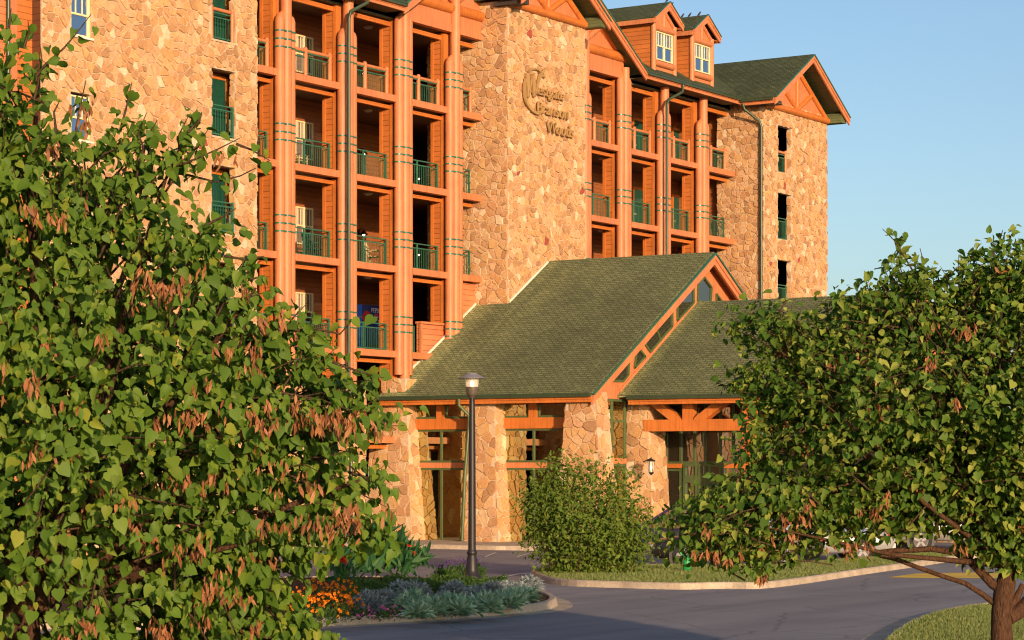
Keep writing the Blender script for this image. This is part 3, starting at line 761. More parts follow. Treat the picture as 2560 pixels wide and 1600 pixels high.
def pillar(x0t, x1t, y0t, y1t, x0b, x1b, y0b, y1b, zt, name='stone_pillar', seed=1, parent=pav, sides='LFR'):
    m = MB(); e = 0.0
    B = [(x0b, y0b, 0), (x1b, y0b, 0), (x1b, y1b, 0), (x0b, y1b, 0)]; T = [(x0t, y0t, zt), (x1t, y0t, zt), (x1t, y1t, zt), (x0t, y1t, zt)]
    m.add(B + T, [(0,3,2,1), (4,5,6,7), (0,1,5,4), (1,2,6,5), (2,3,7,6), (3,0,4,7)])
    o = m.build(name, M['mortar'], parent); st = MB()
    def face(a, b, c, d, sd):                    # bottom a->b, top d<-c
        O = Vector(a); U = (Vector(b)-O).normalized(); nn = U.cross((Vector(d)-O)).normalized(); V = nn.cross(U)
        P = [((Vector(q)-O).dot(U), (Vector(q)-O).dot(V)) for q in (a, b, c, d)]
        stones(st, O, U, V, nn, P, seed=sd, s=0.32)
    face(B[3], B[0], T[0], T[3], seed)           # -X face
    face(B[0], B[1], T[1], T[0], seed+1)         # -Y face
    if 'B' in sides: face(B[2], B[3], T[3], T[2], seed+2)   # +Y face
    st.build('fieldstone', M['stone'], o, fix=False); return o
pillar(70.62, 71.5, 49.45, 50.9, 70.40, 71.5, 49.05, 51.2, 5.08, seed=101, sides='LFB')
pillar(70.62, 71.5, 45.72, 46.78, 70.40, 71.5, 45.42, 47.02, 5.08, seed=111, sides='LFB')
pillar(70.55, 71.3, 41.60, 42.72, 70.30, 71.5, 41.12, 43.1, 5.30, seed=121, sides='LFB')
pillar(73.45, 74.5, 41.2, 42.0, 73.15, 74.5, 40.8, 42.0, 5.12, seed=131, sides='LFB')

# glazed bays between the pillars
def bar_y(y0, y1, z0, z1, x0, x1, mat, name, parent=pav): return MB().box(x0, x1, y0, y1, z0, z1).build(name, M[mat], parent)
def bay(y0, y1, mull, slant=0.0):
    bar_y(y0, y1, 4.08, 4.46, WX-0.12, WX+0.12, 'orange', 'beam')
    bar_y(y0, y1, 2.71, 2.90, WX-0.06, WX+0.10, 'salmon', 'beam')
    bar_y(mull-0.17, mull+0.17, 4.46, 5.08, WX-0.10, WX+0.10, 'orange', 'post')
    for z0, z1, ms in ((4.46, 5.08, None), (2.90, 4.08, mull), (0.05, 2.71, mull)):
        spans = [(y0, y1)] if ms is not None else [(y0, mull-0.17), (mull+0.17, y1)]
        for a, b in spans:
            f = MB(); t = 0.075; x0, x1 = WX-0.045, WX+0.045
            f.box(x0, x1, a, b, z0, z0+t); f.box(x0, x1, a, b, z1-t, z1)
            f.box(x0, x1, a, a+t, z0+t, z1-t); f.box(x0, x1, b-t, b, z0+t, z1-t)
            if ms is not None: f.box(x0, x1, ms-t/2, ms+t/2, z0+t, z1-t)
            o = f.build('window', M['olive'], pav)
            MB().box(WX-0.008, WX+0.008, a+t*0.5, b-t*0.5, z0+t*0.5, z1-t*0.5).build('pane', M['glass'], o)
bay(46.70, 49.55, 48.33); bay(42.45, 45.75, 44.45)
# corner glass on the gable side
f = MB(); gy = 41.92
for x in (71.75, 72.2, 73.1): f.box(x-0.04, x+0.04, gy-0.05, gy+0.05, 0.1, 5.1)
for z in (0.12, 2.8, 4.33, 5.05): f.box(71.79, 72.16, gy-0.045, gy+0.045, z-0.04, z+0.04); f.box(72.24, 73.06, gy-0.045, gy+0.045, z-0.04, z+0.04)
o = f.build('window', M['olive'], pav); MB().box(71.75, 73.1, gy-0.008, gy+0.008, 0.1, 5.1).build('pane', M['glass'], o)
MB().box(71.7, 73.14, gy-0.07, gy+0.06, 2.86, 3.04).build('beam', M['salmon'], pav)
# gable wall with raked windows
def lz0(x): return 5.25 + (x - 72.78)*0.614
gw = MB(); gy = 42.02
gw.prism([(71.4, gy, 5.1), (xr-1.1, gy, 5.1), (xr-1.1, gy, pz(xr-1.1)-0.15), (RX, gy, pz(RX)-0.15), (71.4, gy, pz(71.4)-0.15)], (0, 0.15, 0))
gwo = gw.build('gable_wall', M['salmon'], pav)
M['darkglass'] = glass('gable_glass', 0.30, (0.9, 0.9, 0.9), (0.02, 0.018, 0.012))
def raked(pts, split=None):
    c = Vector((sum(p[0] for p in pts)/len(pts), 0, sum(p[1] for p in pts)/len(pts))); f = MB(); n = len(pts)
    P = [Vector((p[0], gy-0.03, p[1])) for p in pts]
    for i in range(n): f.bar(P[i], P[(i+1) % n], 0.07, 0.06, (0, 1, 0))
    if split: f.bar(Vector((split[0], gy-0.03, split[1])), Vector((split[2], gy-0.03, split[3])), 0.06, 0.05, (0, 1, 0))
    o = f.build('window', M['olive'], gwo)
    MB().prism([(p.x, gy-0.012, p.z) for p in P], (0, 0.008, 0)).build('pane', M['darkglass'], o)
raked([(71.96, 5.72), (73.14, 5.74), (73.50, 5.98), (73.55, 6.64)]); raked([(73.93, 6.22), (74.71, 6.66), (74.12, 6.98)])
raked([(75.06, 6.84), (76.69, 7.84), (76.68, 8.47), (74.52, 7.2)], (75.8, 7.32, 75.45, 7.75))
raked([(77.07, 8.05), (78.33, 8.78), (78.3, 9.43), (77.07, 8.72)]); raked([(78.64, 8.85), (79.66, 8.85), (79.72, 9.42), (79.15, 9.76), (78.66, 9.5)])
raked([(80.1, 8.7), (81.2, 8.1), (81.2, 8.6), (80.1, 9.2)])
t = MB(); t.bar((72.9, gy-0.02, lz0(72.9)+.06), (78.5, gy-0.02, lz0(78.5)+.06), 0.1, 0.05, (0, 1, 0)); t.build('flashing', M['salmon'], gwo)
# interior seen through the glass
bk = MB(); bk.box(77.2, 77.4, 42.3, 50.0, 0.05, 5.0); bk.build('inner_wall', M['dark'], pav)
M['curtain'] = paint('tan_curtain', (0.50, 0.40, 0.18), 0.8, 0.1, 0.4)
for ya, yb, z1 in ((47.9, 48.35, 4.9), (44.0, 44.3, 4.9), (46.9, 47.1, 4.9)):
    c = MB(); n = 10
    for i in range(n):
        a = ya + (yb-ya)*i/n; b = ya + (yb-ya)*(i+1)/n; c.box(71.65 + 0.03*(i % 2), 71.70 + 0.03*(i % 2), a, b-0.004, 0.1, z1)
    c.build('curtain', M['curtain'], pav)
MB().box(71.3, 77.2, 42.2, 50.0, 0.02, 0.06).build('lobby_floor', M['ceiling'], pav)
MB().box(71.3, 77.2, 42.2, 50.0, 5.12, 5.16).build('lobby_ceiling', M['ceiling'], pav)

# lower porch roof in front of the gable, its truss and the glazed vestibule
LX = 72.78; LR = 78.6; LZ = 5.25; LY0 = 33.0; xl = 2*LR - LX
def lz(x): return LZ + (LR - LX - abs(x - LR))*0.614
for a, b in ((LX, LR), (LR, xl)):
    m = slab([(a, LY0, lz(a)), (b, LY0, lz(b)), (b, 42.0, lz(b)), (a, 42.0, lz(a))], 0.09)
    lo = m.build('porch_roof', M['shingle2'], pav, uv=True)
    if a == LX:
        f = MB(); f.box(LX-0.02, LX+0.04, LY0, 41.58, 4.90, 5.12); f.box(LX-0.055, LX-0.02, LY0, 41.58, 5.0, 5.12); f.build('fascia', M['orange'], lo)
        g = MB(); g.box(LX-0.17, LX-0.06, LY0, 41.58, 5.08, 5.20); g.box(LX-0.19, LX-0.17, LY0, 41.58, 5.16, 5.22); g.build('gutter', M['gutter'], lo)
        MB().box(LX+0.045, 84.2, LY0, 41.58, 5.04, 5.07).build('soffit', M['soffit'], lo)
        fb = MB()
        for e in (LX, xl): fb.prism([(e, LY0-0.04, lz(e)-0.1), (LR, LY0-0.04, lz(LR)-0.1), (LR, LY0-0.04, lz(LR)-0.45), (e, LY0-0.04, lz(e)-0.4)], (0, 0.08, 0))
        fb.build('fascia', M['salmon'], lo)
MB().prism([(LX+0.3, LY0+0.4, 5.0), (xl-0.3, LY0+0.4, 5.0), (LR, LY0+0.4, lz(LR)-0.3)], (0, 0.15, 0)).build('gable_wall', M['panel'], pav)
t = MB(); tx = 73.5; kq = onX(1718, tx-.17)
t.box(tx-0.17, tx+0.17, 33.4, 41.3, 3.98, 4.38)
for yk in (kq,):
    t.box(tx-0.155, tx+0.155, yk-0.2, yk+0.2, 4.36, 5.03)
    for s in (-1, 1): t.bar((tx, yk+s*0.35, 4.30), (tx, yk+s*1.45, 5.08), 0.30, 0.36, (1, 0, 0))
t.build('truss', M['orange'], pav)
for yk in (onX(1868, tx-.2), 33.9):
    MB().box(tx-0.2, tx+0.2, yk-0.2, yk+0.2, 0.4, 5.03).build('post', M['orange'], pav)
    pillar(tx-0.4, tx+0.4, yk-0.4, yk+0.4, tx-0.5, tx+0.5, yk-0.5, yk+0.5, 1.6, seed=int(yk*10), sides='LFB')
    pillar(82.9, 83.7, yk-0.4, yk+0.4, 82.8, 83.8, yk-0.5, yk+0.5, 5.0, seed=int(yk*11), sides='LFB')
VX = 75.3
def vy(px): return onX(px, VX)
fr = MB(); ms = [1632, 1667, 1703, 1737, 1764, 1801, 1834, 1868, 1900, 1935]
zt = 5.0; zm = zat(1157, VX, 39.5)
for p in ms: fr.box(VX-0.06, VX+0.06, vy(p)-0.045, vy(p)+0.045, 0.05, zt)
fr.box(VX-0.055, VX+0.055, vy(1935), vy(1632)+0.5, zm-0.05, zm+0.05); fr.box(VX-0.055, VX+0.055, vy(1935), vy(1632)+0.5, 0.05, 0.3); fr.box(VX-0.055, VX+0.055, vy(1935), vy(1632)+0.5, 4.9, 5.0)
fr.box(VX-0.055, VX+0.055, vy(1708), vy(1632)+0.5, zat(1175, VX, 39.5)-0.04, zat(1175, VX, 39.5)+0.04)
fo = fr.build('window', M['olive'], pav); MB().box(VX-0.01, VX+0.01, vy(1935), vy(1632)+0.7, 0.1, 4.95).build('pane', M['darkglass'], fo)
o_ = MB(); o_.box(VX-0.09, VX+0.05, vy(1708), vy(1636), zat(1170, VX, 39.5), zat(1159, VX, 39.5)); o_.box(VX-0.09, VX+0.05, vy(1935), vy(1813), zat(1170, VX, 37), zat(1159, VX, 37)); o_.build('beam', M['orange'], pav)
dr = MB(); ya, yb = vy(1812), vy(1712); z2 = zat(1160, VX, 39); z1 = zat(1187, VX, 39); z0_ = zat(1200, VX, 39)
dr.box(VX-0.12, VX+0.02, ya, yb, z2-0.09, z2); dr.box(VX-0.12, VX+0.02, ya, yb, z0_-0.1, z1-0.03)
for p in (1714, 1744, 1752, 1776, 1805, 1810): dr.box(VX-0.11, VX+0.02, vy(p)-0.05, vy(p)+0.05, 0.05, z2-0.09)
dr.box(VX-0.10, VX+0.02, vy(1805), vy(1752), zat(1200, VX, 39), zat(1185, VX, 39))
dr.build('door_frame', M['olive'], pav)
for a, b in ((1754, 1776), (1778, 1803)):
    q = MB(); y1_, y0_ = vy(a), vy(b); zz = z0_-0.1; t_ = 0.09
    q.box(VX-0.10, VX-0.03, y0_, y0_+t_, 0.06, zz); q.box(VX-0.10, VX-0.03, y1_-t_, y1_, 0.06, zz); q.box(VX-0.10, VX-0.03, y0_+t_, y1_-t_, zz-0.12, zz); q.box(VX-0.10, VX-0.03, y0_+t_, y1_-t_, 0.06, 0.35)
    q.box(VX-0.09, VX-0.04, (y0_+y1_)/2-0.02, (y0_+y1_)/2+0.02, 0.35, zz-0.12)
    do = q.build('door', M['olive'], pav); MB().tube([(VX-0.15, y0_+0.12 if a == 1754 else y1_-0.12, 0.9), (VX-0.15, y0_+0.12 if a == 1754 else y1_-0.12, 1.3)], 0.018, 8).build('handle', M['cream'], do)
MB().box(79.5, 79.7, 34, 41.9, 0, 5).build('inner_wall', M['dark'], pav)
yq = onX(1150, 70.2)
MB().tube([(70.2, onX(1147, 70.2), 5.12), (70.2, onX(1147, 70.2), 4.9), (70.45, onX(1172, 70.45), 4.55), (70.45, onX(1171, 70.4), 4.3), (70.33, onX(1161, 70.3), 2.4), (70.28, onX(1155, 70.28), 0.15)], 0.06, 10).build('downpipe', M['olive'], pav)
# ------------------------------------------------------------------ ground, road, kerbs, lawns
def asphalt():
    m, b = newmat('asphalt', 0.85, spec=0.25)
    c = ramp(m, noise(m, 0.16, 6), [(0.3, (0.20, 0.197, 0.202)), (0.7, (0.275, 0.266, 0.266))])
    g = N(m, 'ShaderNodeMapping'); L(m, pos(m), g.inputs[0]); g.inputs['Rotation'].default_value = (0, 0, R(-35)); g.inputs['Scale'].default_value = (0.12, 1.1, 1)
    c = mix(m, 0.6, c, ramp(m, noise(m, 1.0, 5, g.outputs[0]), [(0.35, (0.78, 0.78, 0.8)), (0.65, (1.2, 1.18, 1.15))]), 'MULTIPLY')
    c = mix(m, 0.7, c, ramp(m, noise(m, 35, 3), [(0.3, (0.7, 0.7, 0.7)), (0.7, (1.3, 1.3, 1.3))]), 'MULTIPLY')
    v = N(m, 'ShaderNodeTexVoronoi'); v.feature = 'DISTANCE_TO_EDGE'; v.inputs['Scale'].default_value = 0.28
    nz = N(m, 'ShaderNodeTexNoise'); nz.inputs['Scale'].default_value = 1.4; nz.inputs['Detail'].default_value = 5; L(m, pos(m), nz.inputs['Vector'])
    ad = mix(m, 0.35, pos(m), nz.outputs['Color'], 'ADD'); L(m, ad, v.inputs['Vector'])
    cr = ramp(m, v.outputs['Distance'], [(0.0, (0.35, 0.35, 0.35)), (0.006, (0.45, 0.45, 0.45)), (0.012, (1, 1, 1))])
    L(m, mix(m, 0.4, c, cr, 'MULTIPLY'), b.inputs['Base Color']); bump(m, b, noise(m, 90, 2), 0.5, 0.01); return m
M['asphalt'] = asphalt()
def concrete(name, c):
    m, b = newmat(name, 0.9, spec=0.15)
    o = ramp(m, noise(m, 1.8, 6), [(0.3, sc3(c, 0.72)), (0.7, sc3(c, 1.15))])
    o = mix(m, 0.7, o, ramp(m, noise(m, 25, 4), [(0.35, (0.75, 0.75, 0.75)), (0.65, (1.15, 1.15, 1.15))]), 'MULTIPLY')
    L(m, o, b.inputs['Base Color']); bump(m, b, noise(m, 40, 4), 0.4, 0.01); return m
M['kerb'] = concrete('kerb_concrete', (0.46, 0.38, 0.28)); M['walk'] = concrete('pavement_concrete', (0.50, 0.42, 0.32))
def ground_mat(name, c1, c2, s=3.0):
    m, b = newmat(name, 0.95, spec=0.1)
    o = ramp(m, noise(m, s, 6), [(0.3, c1), (0.7, c2)])
    o = mix(m, 0.6, o, ramp(m, noise(m, 30, 4), [(0.3, (0.6, 0.6, 0.6)), (0.7, (1.35, 1.35, 1.3))]), 'MULTIPLY')
    L(m, o, b.inputs['Base Color']); bump(m, b, noise(m, 50, 3), 0.8, 0.03); return m
M['lawn'] = ground_mat('lawn_soil', (0.075, 0.115, 0.02), (0.12, 0.155, 0.032))
M['mulch'] = ground_mat('mulch', (0.05, 0.03, 0.018), (0.09, 0.055, 0.03), 8)
M['yellowline'] = paint('yellow_road_paint', (0.75, 0.50, 0.04), 0.7, 0.2)
M['whiteline'] = paint('white_road_paint', (0.62, 0.60, 0.56), 0.7, 0.25)

def flat(name, pts, z, mat, kind='structure'):
    o = MB().sheet([(x, y, z) for x, y in pts]).build(name, M[mat], None, fix=False)
    if o.data.polygons[0].normal.z < 0: o.data.flip_normals()
    return tag(o, kind=kind)
flat('ground', [(-1500, -1500), (2500, -1500), (2500, 2500), (-1500, 2500)], -0.02, 'lawn')
flat('road', [(10, -15), (120, -15), (120, 47.5), (10, 47.5)], 0.0, 'asphalt')
def smooth_path(P, k=8, closed=False):
    Q = []; n = len(P)
    for i in range(n if closed else n-1):
        g = (lambda j: P[j % n]) if closed else (lambda j: P[min(max(j, 0), n-1)])
        p0, p1, p2, p3 = [Vector((*g(i+d), 0)) for d in (-1, 0, 1, 2)]
        for t in range(k):
            f = t/k; q = 0.5*((2*p1) + (p2-p0)*f + (2*p0-5*p1+4*p2-p3)*f*f + (3*p1-p0-3*p2+p3)*f**3); Q.append((q.x, q.y))
    if not closed: Q.append(P[-1])
    return Q
def kerb(path, closed, h=0.14, wd=0.16, gutter=0.0, inside=1):
    """rounded concrete kerb: path is the outer foot, the inside lies to the left (inside=1)"""
    n = len(path); vs = []; fs = []
    prof = [(-0.02 - gutter, 0.004), (-0.015, 0.014), (0.0, 0.02), (0.025, h*0.85), (0.05, h), (wd-0.02, h), (wd, h-0.02), (wd, -0.02)] if gutter else \
           [(0.0, -0.02), (0.02, h*0.85), (0.05, h), (wd-0.02, h), (wd, h-0.02), (wd, -0.02)]
    k = len(prof)
    for i, p in enumerate(path):
        a = path[(i-1) % n] if closed or i > 0 else path[i]; b = path[(i+1) % n] if closed or i < n-1 else path[i]
        d = Vector((b[0]-a[0], b[1]-a[1], 0)).normalized(); nn = Vector((-d.y, d.x, 0))*inside
        for (o, z) in prof: vs.append((p[0]+nn.x*o, p[1]+nn.y*o, z))
    for i in range(n if closed else n-1):
        j = (i+1) % n
        for t in range(k-1): fs.append((i*k+t, j*k+t, j*k+t+1, i*k+t+1))
    m = MB(); m.add(vs, fs); o = m.build('kerb', M['kerb'], None); return tag(o, kind='structure')
def inset(path, dd, inside=1):
    n = len(path); Q = []
    for i, p in enumerate(path):
        a = path[i-1]; b = path[(i+1) % n]; d = Vector((b[0]-a[0], b[1]-a[1], 0)).normalized(); Q.append((p[0]-d.y*dd*inside, p[1]+d.x*dd*inside))
    return Q
# pavement along the entrance wing
w_ = MB(); w_.box(66.95, 76.0, 42.0, 50.2, -0.02, 0.145); w_.box(66.95, 71.0, 50.2, 58, -0.02, 0.145); tag(w_.build('pavement', M['walk'], None), kind='structure')
kerb([(66.8, 58), (66.8, 43.2), (67.2, 42.3), (68.2, 41.9), (72, 41.8)], False, inside=1)
# planted island with the lamp post
isl = smooth_path([(29.5, 30.0), (31.2, 25.6), (33.6, 24.35), (36.5, 23.85), (38.9, 24.0), (41.2, 25.2), (43.6, 27.3), (46.0, 30.2), (46.6, 32.6), (45.4, 34.6), (42.4, 36.2), (38.0, 36.8), (33.0, 35.2)], 6, True)
kerb(isl, True, 0.16, 0.17, 0.28); flat('flower_bed', inset(isl, 0.15), 0.13, 'mulch')
# long grass median
med = smooth_path([gnd(1335, 1437), gnd(1352, 1455), gnd(1420, 1465), gnd(1550, 1470), gnd(1700, 1474), (48.1, 25.0), gnd(1900, 1472), gnd(2000, 1461), gnd(2150, 1438), gnd(2300, 1416), gnd(2440, 1396), gnd(2700, 1372),
                   gnd(2720, 1356), gnd(2440, 1376), gnd(2300, 1392), gnd(2150, 1405), gnd(2000, 1418), gnd(1850, 1424), gnd(1600, 1424), gnd(1450, 1424)], 5, True)
kerb(med, True, 0.15, 0.17, 0.0)
medin = inset(med, 0.15); flat('median', medin, 0.13, 'lawn')
# near lawn at the right and along the front
lawnp = [gnd(2190, 1640), gnd(2228, 1600), gnd(2275, 1570), gnd(2335, 1546), gnd(2410, 1530), gnd(2500, 1522), gnd(2700, 1512), gnd(3200, 1500)]
lp = smooth_path(lawnp, 6); kerb(lp, False, 0.14, 0.17, 0.45, inside=-1)
ln = inset(lp, 0.15, -1); ln[0] = (lp[0][0]+0.1, lp[0][1]-0.1)
far = [(75, 0), (60, -30), (-20, -30), (-20, 30), (16, 30), (25, 22), (29.0, 17.0)]
flat('lawn', ln[1:] + far, 0.125, 'lawn')
# paint on the road
flat('road_marking', [gnd(*p) for p in ((2220, 1444), (2290, 1434), (2460, 1431), (2620, 1432), (2620, 1445), (2450, 1446), (2300, 1445.5))], 0.005, 'yellowline')
flat('road_marking', [gnd(*p) for p in ((1250, 1441), (1300, 1433), (1340, 1431), (1346, 1433), (1300, 1436), (1256, 1444))], 0.005, 'whiteline')
for xs in ((1210, 1238), (1290, 1330)):
    flat('road_marking', [gnd(xs[0], 1392), gnd(xs[0]+6, 1392), gnd(xs[1]+4, 1381), gnd(xs[1], 1381)], 0.005, 'whiteline')

# grass blades, dense enough to read as turf
def leafmat(name, cols, trans=0.35, tint=(1.0, 1.15, 0.55), rough=0.55, spec=0.2):
    m = bpy.data.materials.new(name); m.use_nodes = True; nt = m.node_tree; b = nt.nodes['Principled BSDF']; out = nt.nodes['Material Output']
    g = N(m, 'ShaderNodeNewGeometry'); n = len(cols)
    c = ramp(m, g.outputs['Random Per Island'], [(i/(n-1), q) for i, q in enumerate(cols)])
    L(m, c, b.inputs['Base Color']); b.inputs['Roughness'].default_value = rough; b.inputs['Specular IOR Level'].default_value = spec
    t = N(m, 'ShaderNodeBsdfTranslucent'); L(m, mix(m, 1.0, c, tint, 'MULTIPLY'), t.inputs['Color'])
    x = N(m, 'ShaderNodeMixShader'); x.inputs[0].default_value = trans
    L(m, b.outputs[0], x.inputs[1]); L(m, t.outputs[0], x.inputs[2]); L(m, x.outputs[0], out.inputs[0]); return m
M['blade'] = leafmat('grass_blades', [(0.13, 0.185, 0.045), (0.19, 0.245, 0.07), (0.27, 0.29, 0.11), (0.15, 0.205, 0.05)], 0.3)
def np_mesh(name, V, F, mat, parent=None, smooth=False):
    """mesh from numpy vertices (n,3) and equal-length faces (m,k)"""
    off = np.zeros(3) if parent is None else np.array(WL[parent.name])
    V = (np.asarray(V, float) - off).astype(np.float32); F = np.asarray(F, np.int32); k = F.shape[1]
    me = bpy.data.meshes.new(name); me.vertices.add(len(V)); me.vertices.foreach_set('co', V.ravel())
    me.loops.add(F.size); me.loops.foreach_set('vertex_index', F.ravel())
    me.polygons.add(len(F)); me.polygons.foreach_set('loop_start', np.arange(len(F), dtype=np.int32)*k); me.polygons.foreach_set('loop_total', np.full(len(F), k, np.int32))
    me.polygons.foreach_set('use_smooth', np.full(len(F), smooth))
    me.materials.append(mat); me.update(calc_edges=True); me.validate()
    o = bpy.data.objects.new(name, me); col.objects.link(o); WL[o.name] = Vector(off)
    if parent is not None: o.parent = parent
    return o
def in_poly(P, poly):
    x, y = P[:, 0], P[:, 1]; r = np.zeros(len(P), bool); n = len(poly)
    for i in range(n):
        x1, y1 = poly[i]; x2, y2 = poly[(i+1) % n]
        if y1 == y2: continue
        c = ((y1 > y) != (y2 > y)) & (x < (x2-x1)*(y-y1)/(y2-y1) + x1); r ^= c
    return r
def unit(a): return a / (np.linalg.norm(a, axis=1, keepdims=True) + 1e-9)
def grass(poly, n, z, h, seed, name='grass', wd=0.012):
    g = np.random.default_rng(seed); P = np.array(poly); lo, hi = P.min(0), P.max(0)
    q = g.uniform(lo, hi, (n, 2)); q = q[in_poly(q, poly)]; k = len(q)
    a = g.uniform(0, 2*np.pi, k); hh = h*g.uniform(0.5, 1.3, k); w_ = wd*g.uniform(0.7, 1.5, k)
    lean = g.normal(0, 0.4, (k, 2))*hh[:, None]
    b0 = np.c_[q[:, 0]-np.cos(a)*w_, q[:, 1]-np.sin(a)*w_, np.full(k, z)]; b1 = np.c_[q[:, 0]+np.cos(a)*w_, q[:, 1]+np.sin(a)*w_, np.full(k, z)]
    t = np.c_[q+lean, z+hh]; V = np.stack([b0, b1, t], 1).reshape(-1, 3); F = np.arange(3*k).reshape(-1, 3)
    return tag(np_mesh(name, V, F, M['blade']), kind='stuff')
grass(medin, 120000, 0.12, 0.07, 3)
near = [gnd(2185, 1660), gnd(2240, 1600), gnd(2285, 1572), gnd(2340, 1550), gnd(2420, 1534), gnd(2510, 1526), gnd(2650, 1518), gnd(2660, 1660)]
grass(near, 60000, 0.12, 0.06, 4)

# ------------------------------------------------------------------ leaves and trees
HEART_V = np.array([(0, 0, 0), (0, .33, -.02), (0, .68, -.05), (0, 1.08, -.16),
                    (-.20, -.11, .04), (-.47, .10, .10), (-.47, .42, .10), (-.26, .76, .02),
                    (.20, -.11, .04), (.47, .10, .10), (.47, .42, .10), (.26, .76, .02)], float)
HEART_F = np.array([(0, 1, 5, 4), (1, 2, 6, 5), (2, 3, 7, 6), (0, 8, 9, 1), (1, 9, 10, 2), (2, 10, 11, 3)])
LANCE_V = np.array([(0, 0, 0), (-.17, .35, .05), (0, .4, -.02), (.17, .35, .05), (0, 1.0, -.15)], float)
LANCE_F = np.array([(0, 2, 1, 1), (0, 3, 2, 2), (1, 2, 4, 4), (2, 3, 4, 4)])
POD_V = np.array([(0, 0, 0), (-.11, .25, .02), (.11, .25, .02), (-.13, .6, 0), (.13, .6, 0), (0, 1, .03), (0, .45, -.06)], float)
POD_F = np.array([(0, 2, 6, 1), (1, 6, 4, 3), (2, 4, 6, 6), (3, 4, 5, 5)])
def leaves(P, tip, nrm, size, TV, TF):
    """leaf templates at P, pointing along tip, facing nrm"""
    y = unit(tip); x = unit(np.cross(y, nrm)); z = np.cross(x, y); k = len(P)
    q = np.sin(P[:, 0]*91.7 + P[:, 2]*57.3)*0.5 + 0.5; c = np.sin(P[:, 1]*83.1 + P[:, 2]*41.9)        # fold and curl differ from leaf to leaf
    w3 = TV[None, :, 2]*(0.4 + 2.2*q)[:, None] - 0.22*(c*(c > -0.3))[:, None]*TV[None, :, 1]**2; w1 = TV[None, :, 0]*(1.05 - 0.3*q)[:, None]
    V = P[:, None, :] + size[:, None, None]*(w1[..., None]*x[:, None, :] + TV[None, :, 1, None]*y[:, None, :] + w3[..., None]*z[:, None, :])
    F = TF[None] + (np.arange(k)*len(TV))[:, None, None]
    return V.reshape(-1, 3), F.reshape(-1, TF.shape[1])
def tri_fix(F):                                   # degenerate quads to triangles
    out = []
    for f in F:
        if f[2] == f[3]: out.append((f[0], f[1], f[2]))
        else: out += [(f[0], f[1], f[2]), (f[0], f[2], f[3])]
    return np.array(out)
M['redbud'] = leafmat('redbud_leaves', [(0.061, 0.122, 0.013), (0.086, 0.164, 0.017), (0.110, 0.196, 0.021), (0.068, 0.138, 0.016), (0.154, 0.233, 0.027), (0.077, 0.154, 0.017), (0.233, 0.265, 0.029)], 0.32)
M['redbud2'] = leafmat('redbud_leaves_yellowish', [(0.054, 0.117, 0.014), (0.078, 0.158, 0.019), (0.120, 0.199, 0.025), (0.066, 0.140, 0.017), (0.204, 0.263, 0.039), (0.312, 0.351, 0.066)], 0.35)
M['pod'] = leafmat('seed_pods', [(0.21, 0.080, 0.030), (0.30, 0.125, 0.048), (0.25, 0.095, 0.036), (0.38, 0.175, 0.075), (0.14, 0.055, 0.025)], 0.12, (1.1, 0.8, 0.5))
def bark(name, c):
    m, b = newmat(name, 0.95, spec=0.1)
    g = N(m, 'ShaderNodeMapping'); L(m, pos(m), g.inputs[0]); g.inputs['Scale'].default_value = (1, 1, 0.28)
    f = noise(m, 42, 6, g.outputs[0], 0.7)
    L(m, ramp(m, f, [(0.32, sc3(c, 0.28)), (0.5, sc3(c, 0.85)), (0.72, sc3(c, 1.5))]), b.inputs['Base Color']); bump(m, b, f, 1.0, 0.05); return m
M['bark'] = bark('brown_bark', (0.12, 0.063, 0.036)); M['twig'] = bark('twig_bark', (0.12, 0.075, 0.045))

def crown_points(poly, gaps, D, n, seed, thick, kdepth):
    """points through the crown's volume: its side-on outline, and a depth that bulges away from the outline"""
    g = np.random.default_rng(seed); P = np.array(poly, float); lo, hi = P.min(0), P.max(0); Q = np.zeros((0, 2))
    while len(Q) < n:
        q = g.uniform(lo, hi, (n, 2)); q = q[in_poly(q, poly)]
        for (cx_, cy_, rx, ry, keep) in gaps:
            ins = ((q[:, 0]-cx_)/rx)**2 + ((q[:, 1]-cy_)/ry)**2 < 1; q = q[~ins | (g.random(len(q)) < keep)]
        Q = np.r_[Q, q]
    Q = Q[:n]; d = np.full(n, 1e9)
    for i in range(len(P)):
        a, b = P[i], P[(i+1) % len(P)]; ab = b-a; t = np.clip(((Q-a)@ab)/(ab@ab), 0, 1); d = np.minimum(d, np.linalg.norm(Q-(a+t[:, None]*ab), axis=1))
    half = np.minimum(thick, 0.15 + kdepth*d*D/6040); u = g.uniform(-1, 1, n); u = np.sign(u)*np.abs(u)**0.6
    dep = D + half*u; r = (Q[:, 0]-1280)/6040*D; z = EYE + (1172-Q[:, 1])/6040*D
    return np.c_[CA*dep + SA*r, SA*dep - CA*r, z], d*D/6040, u
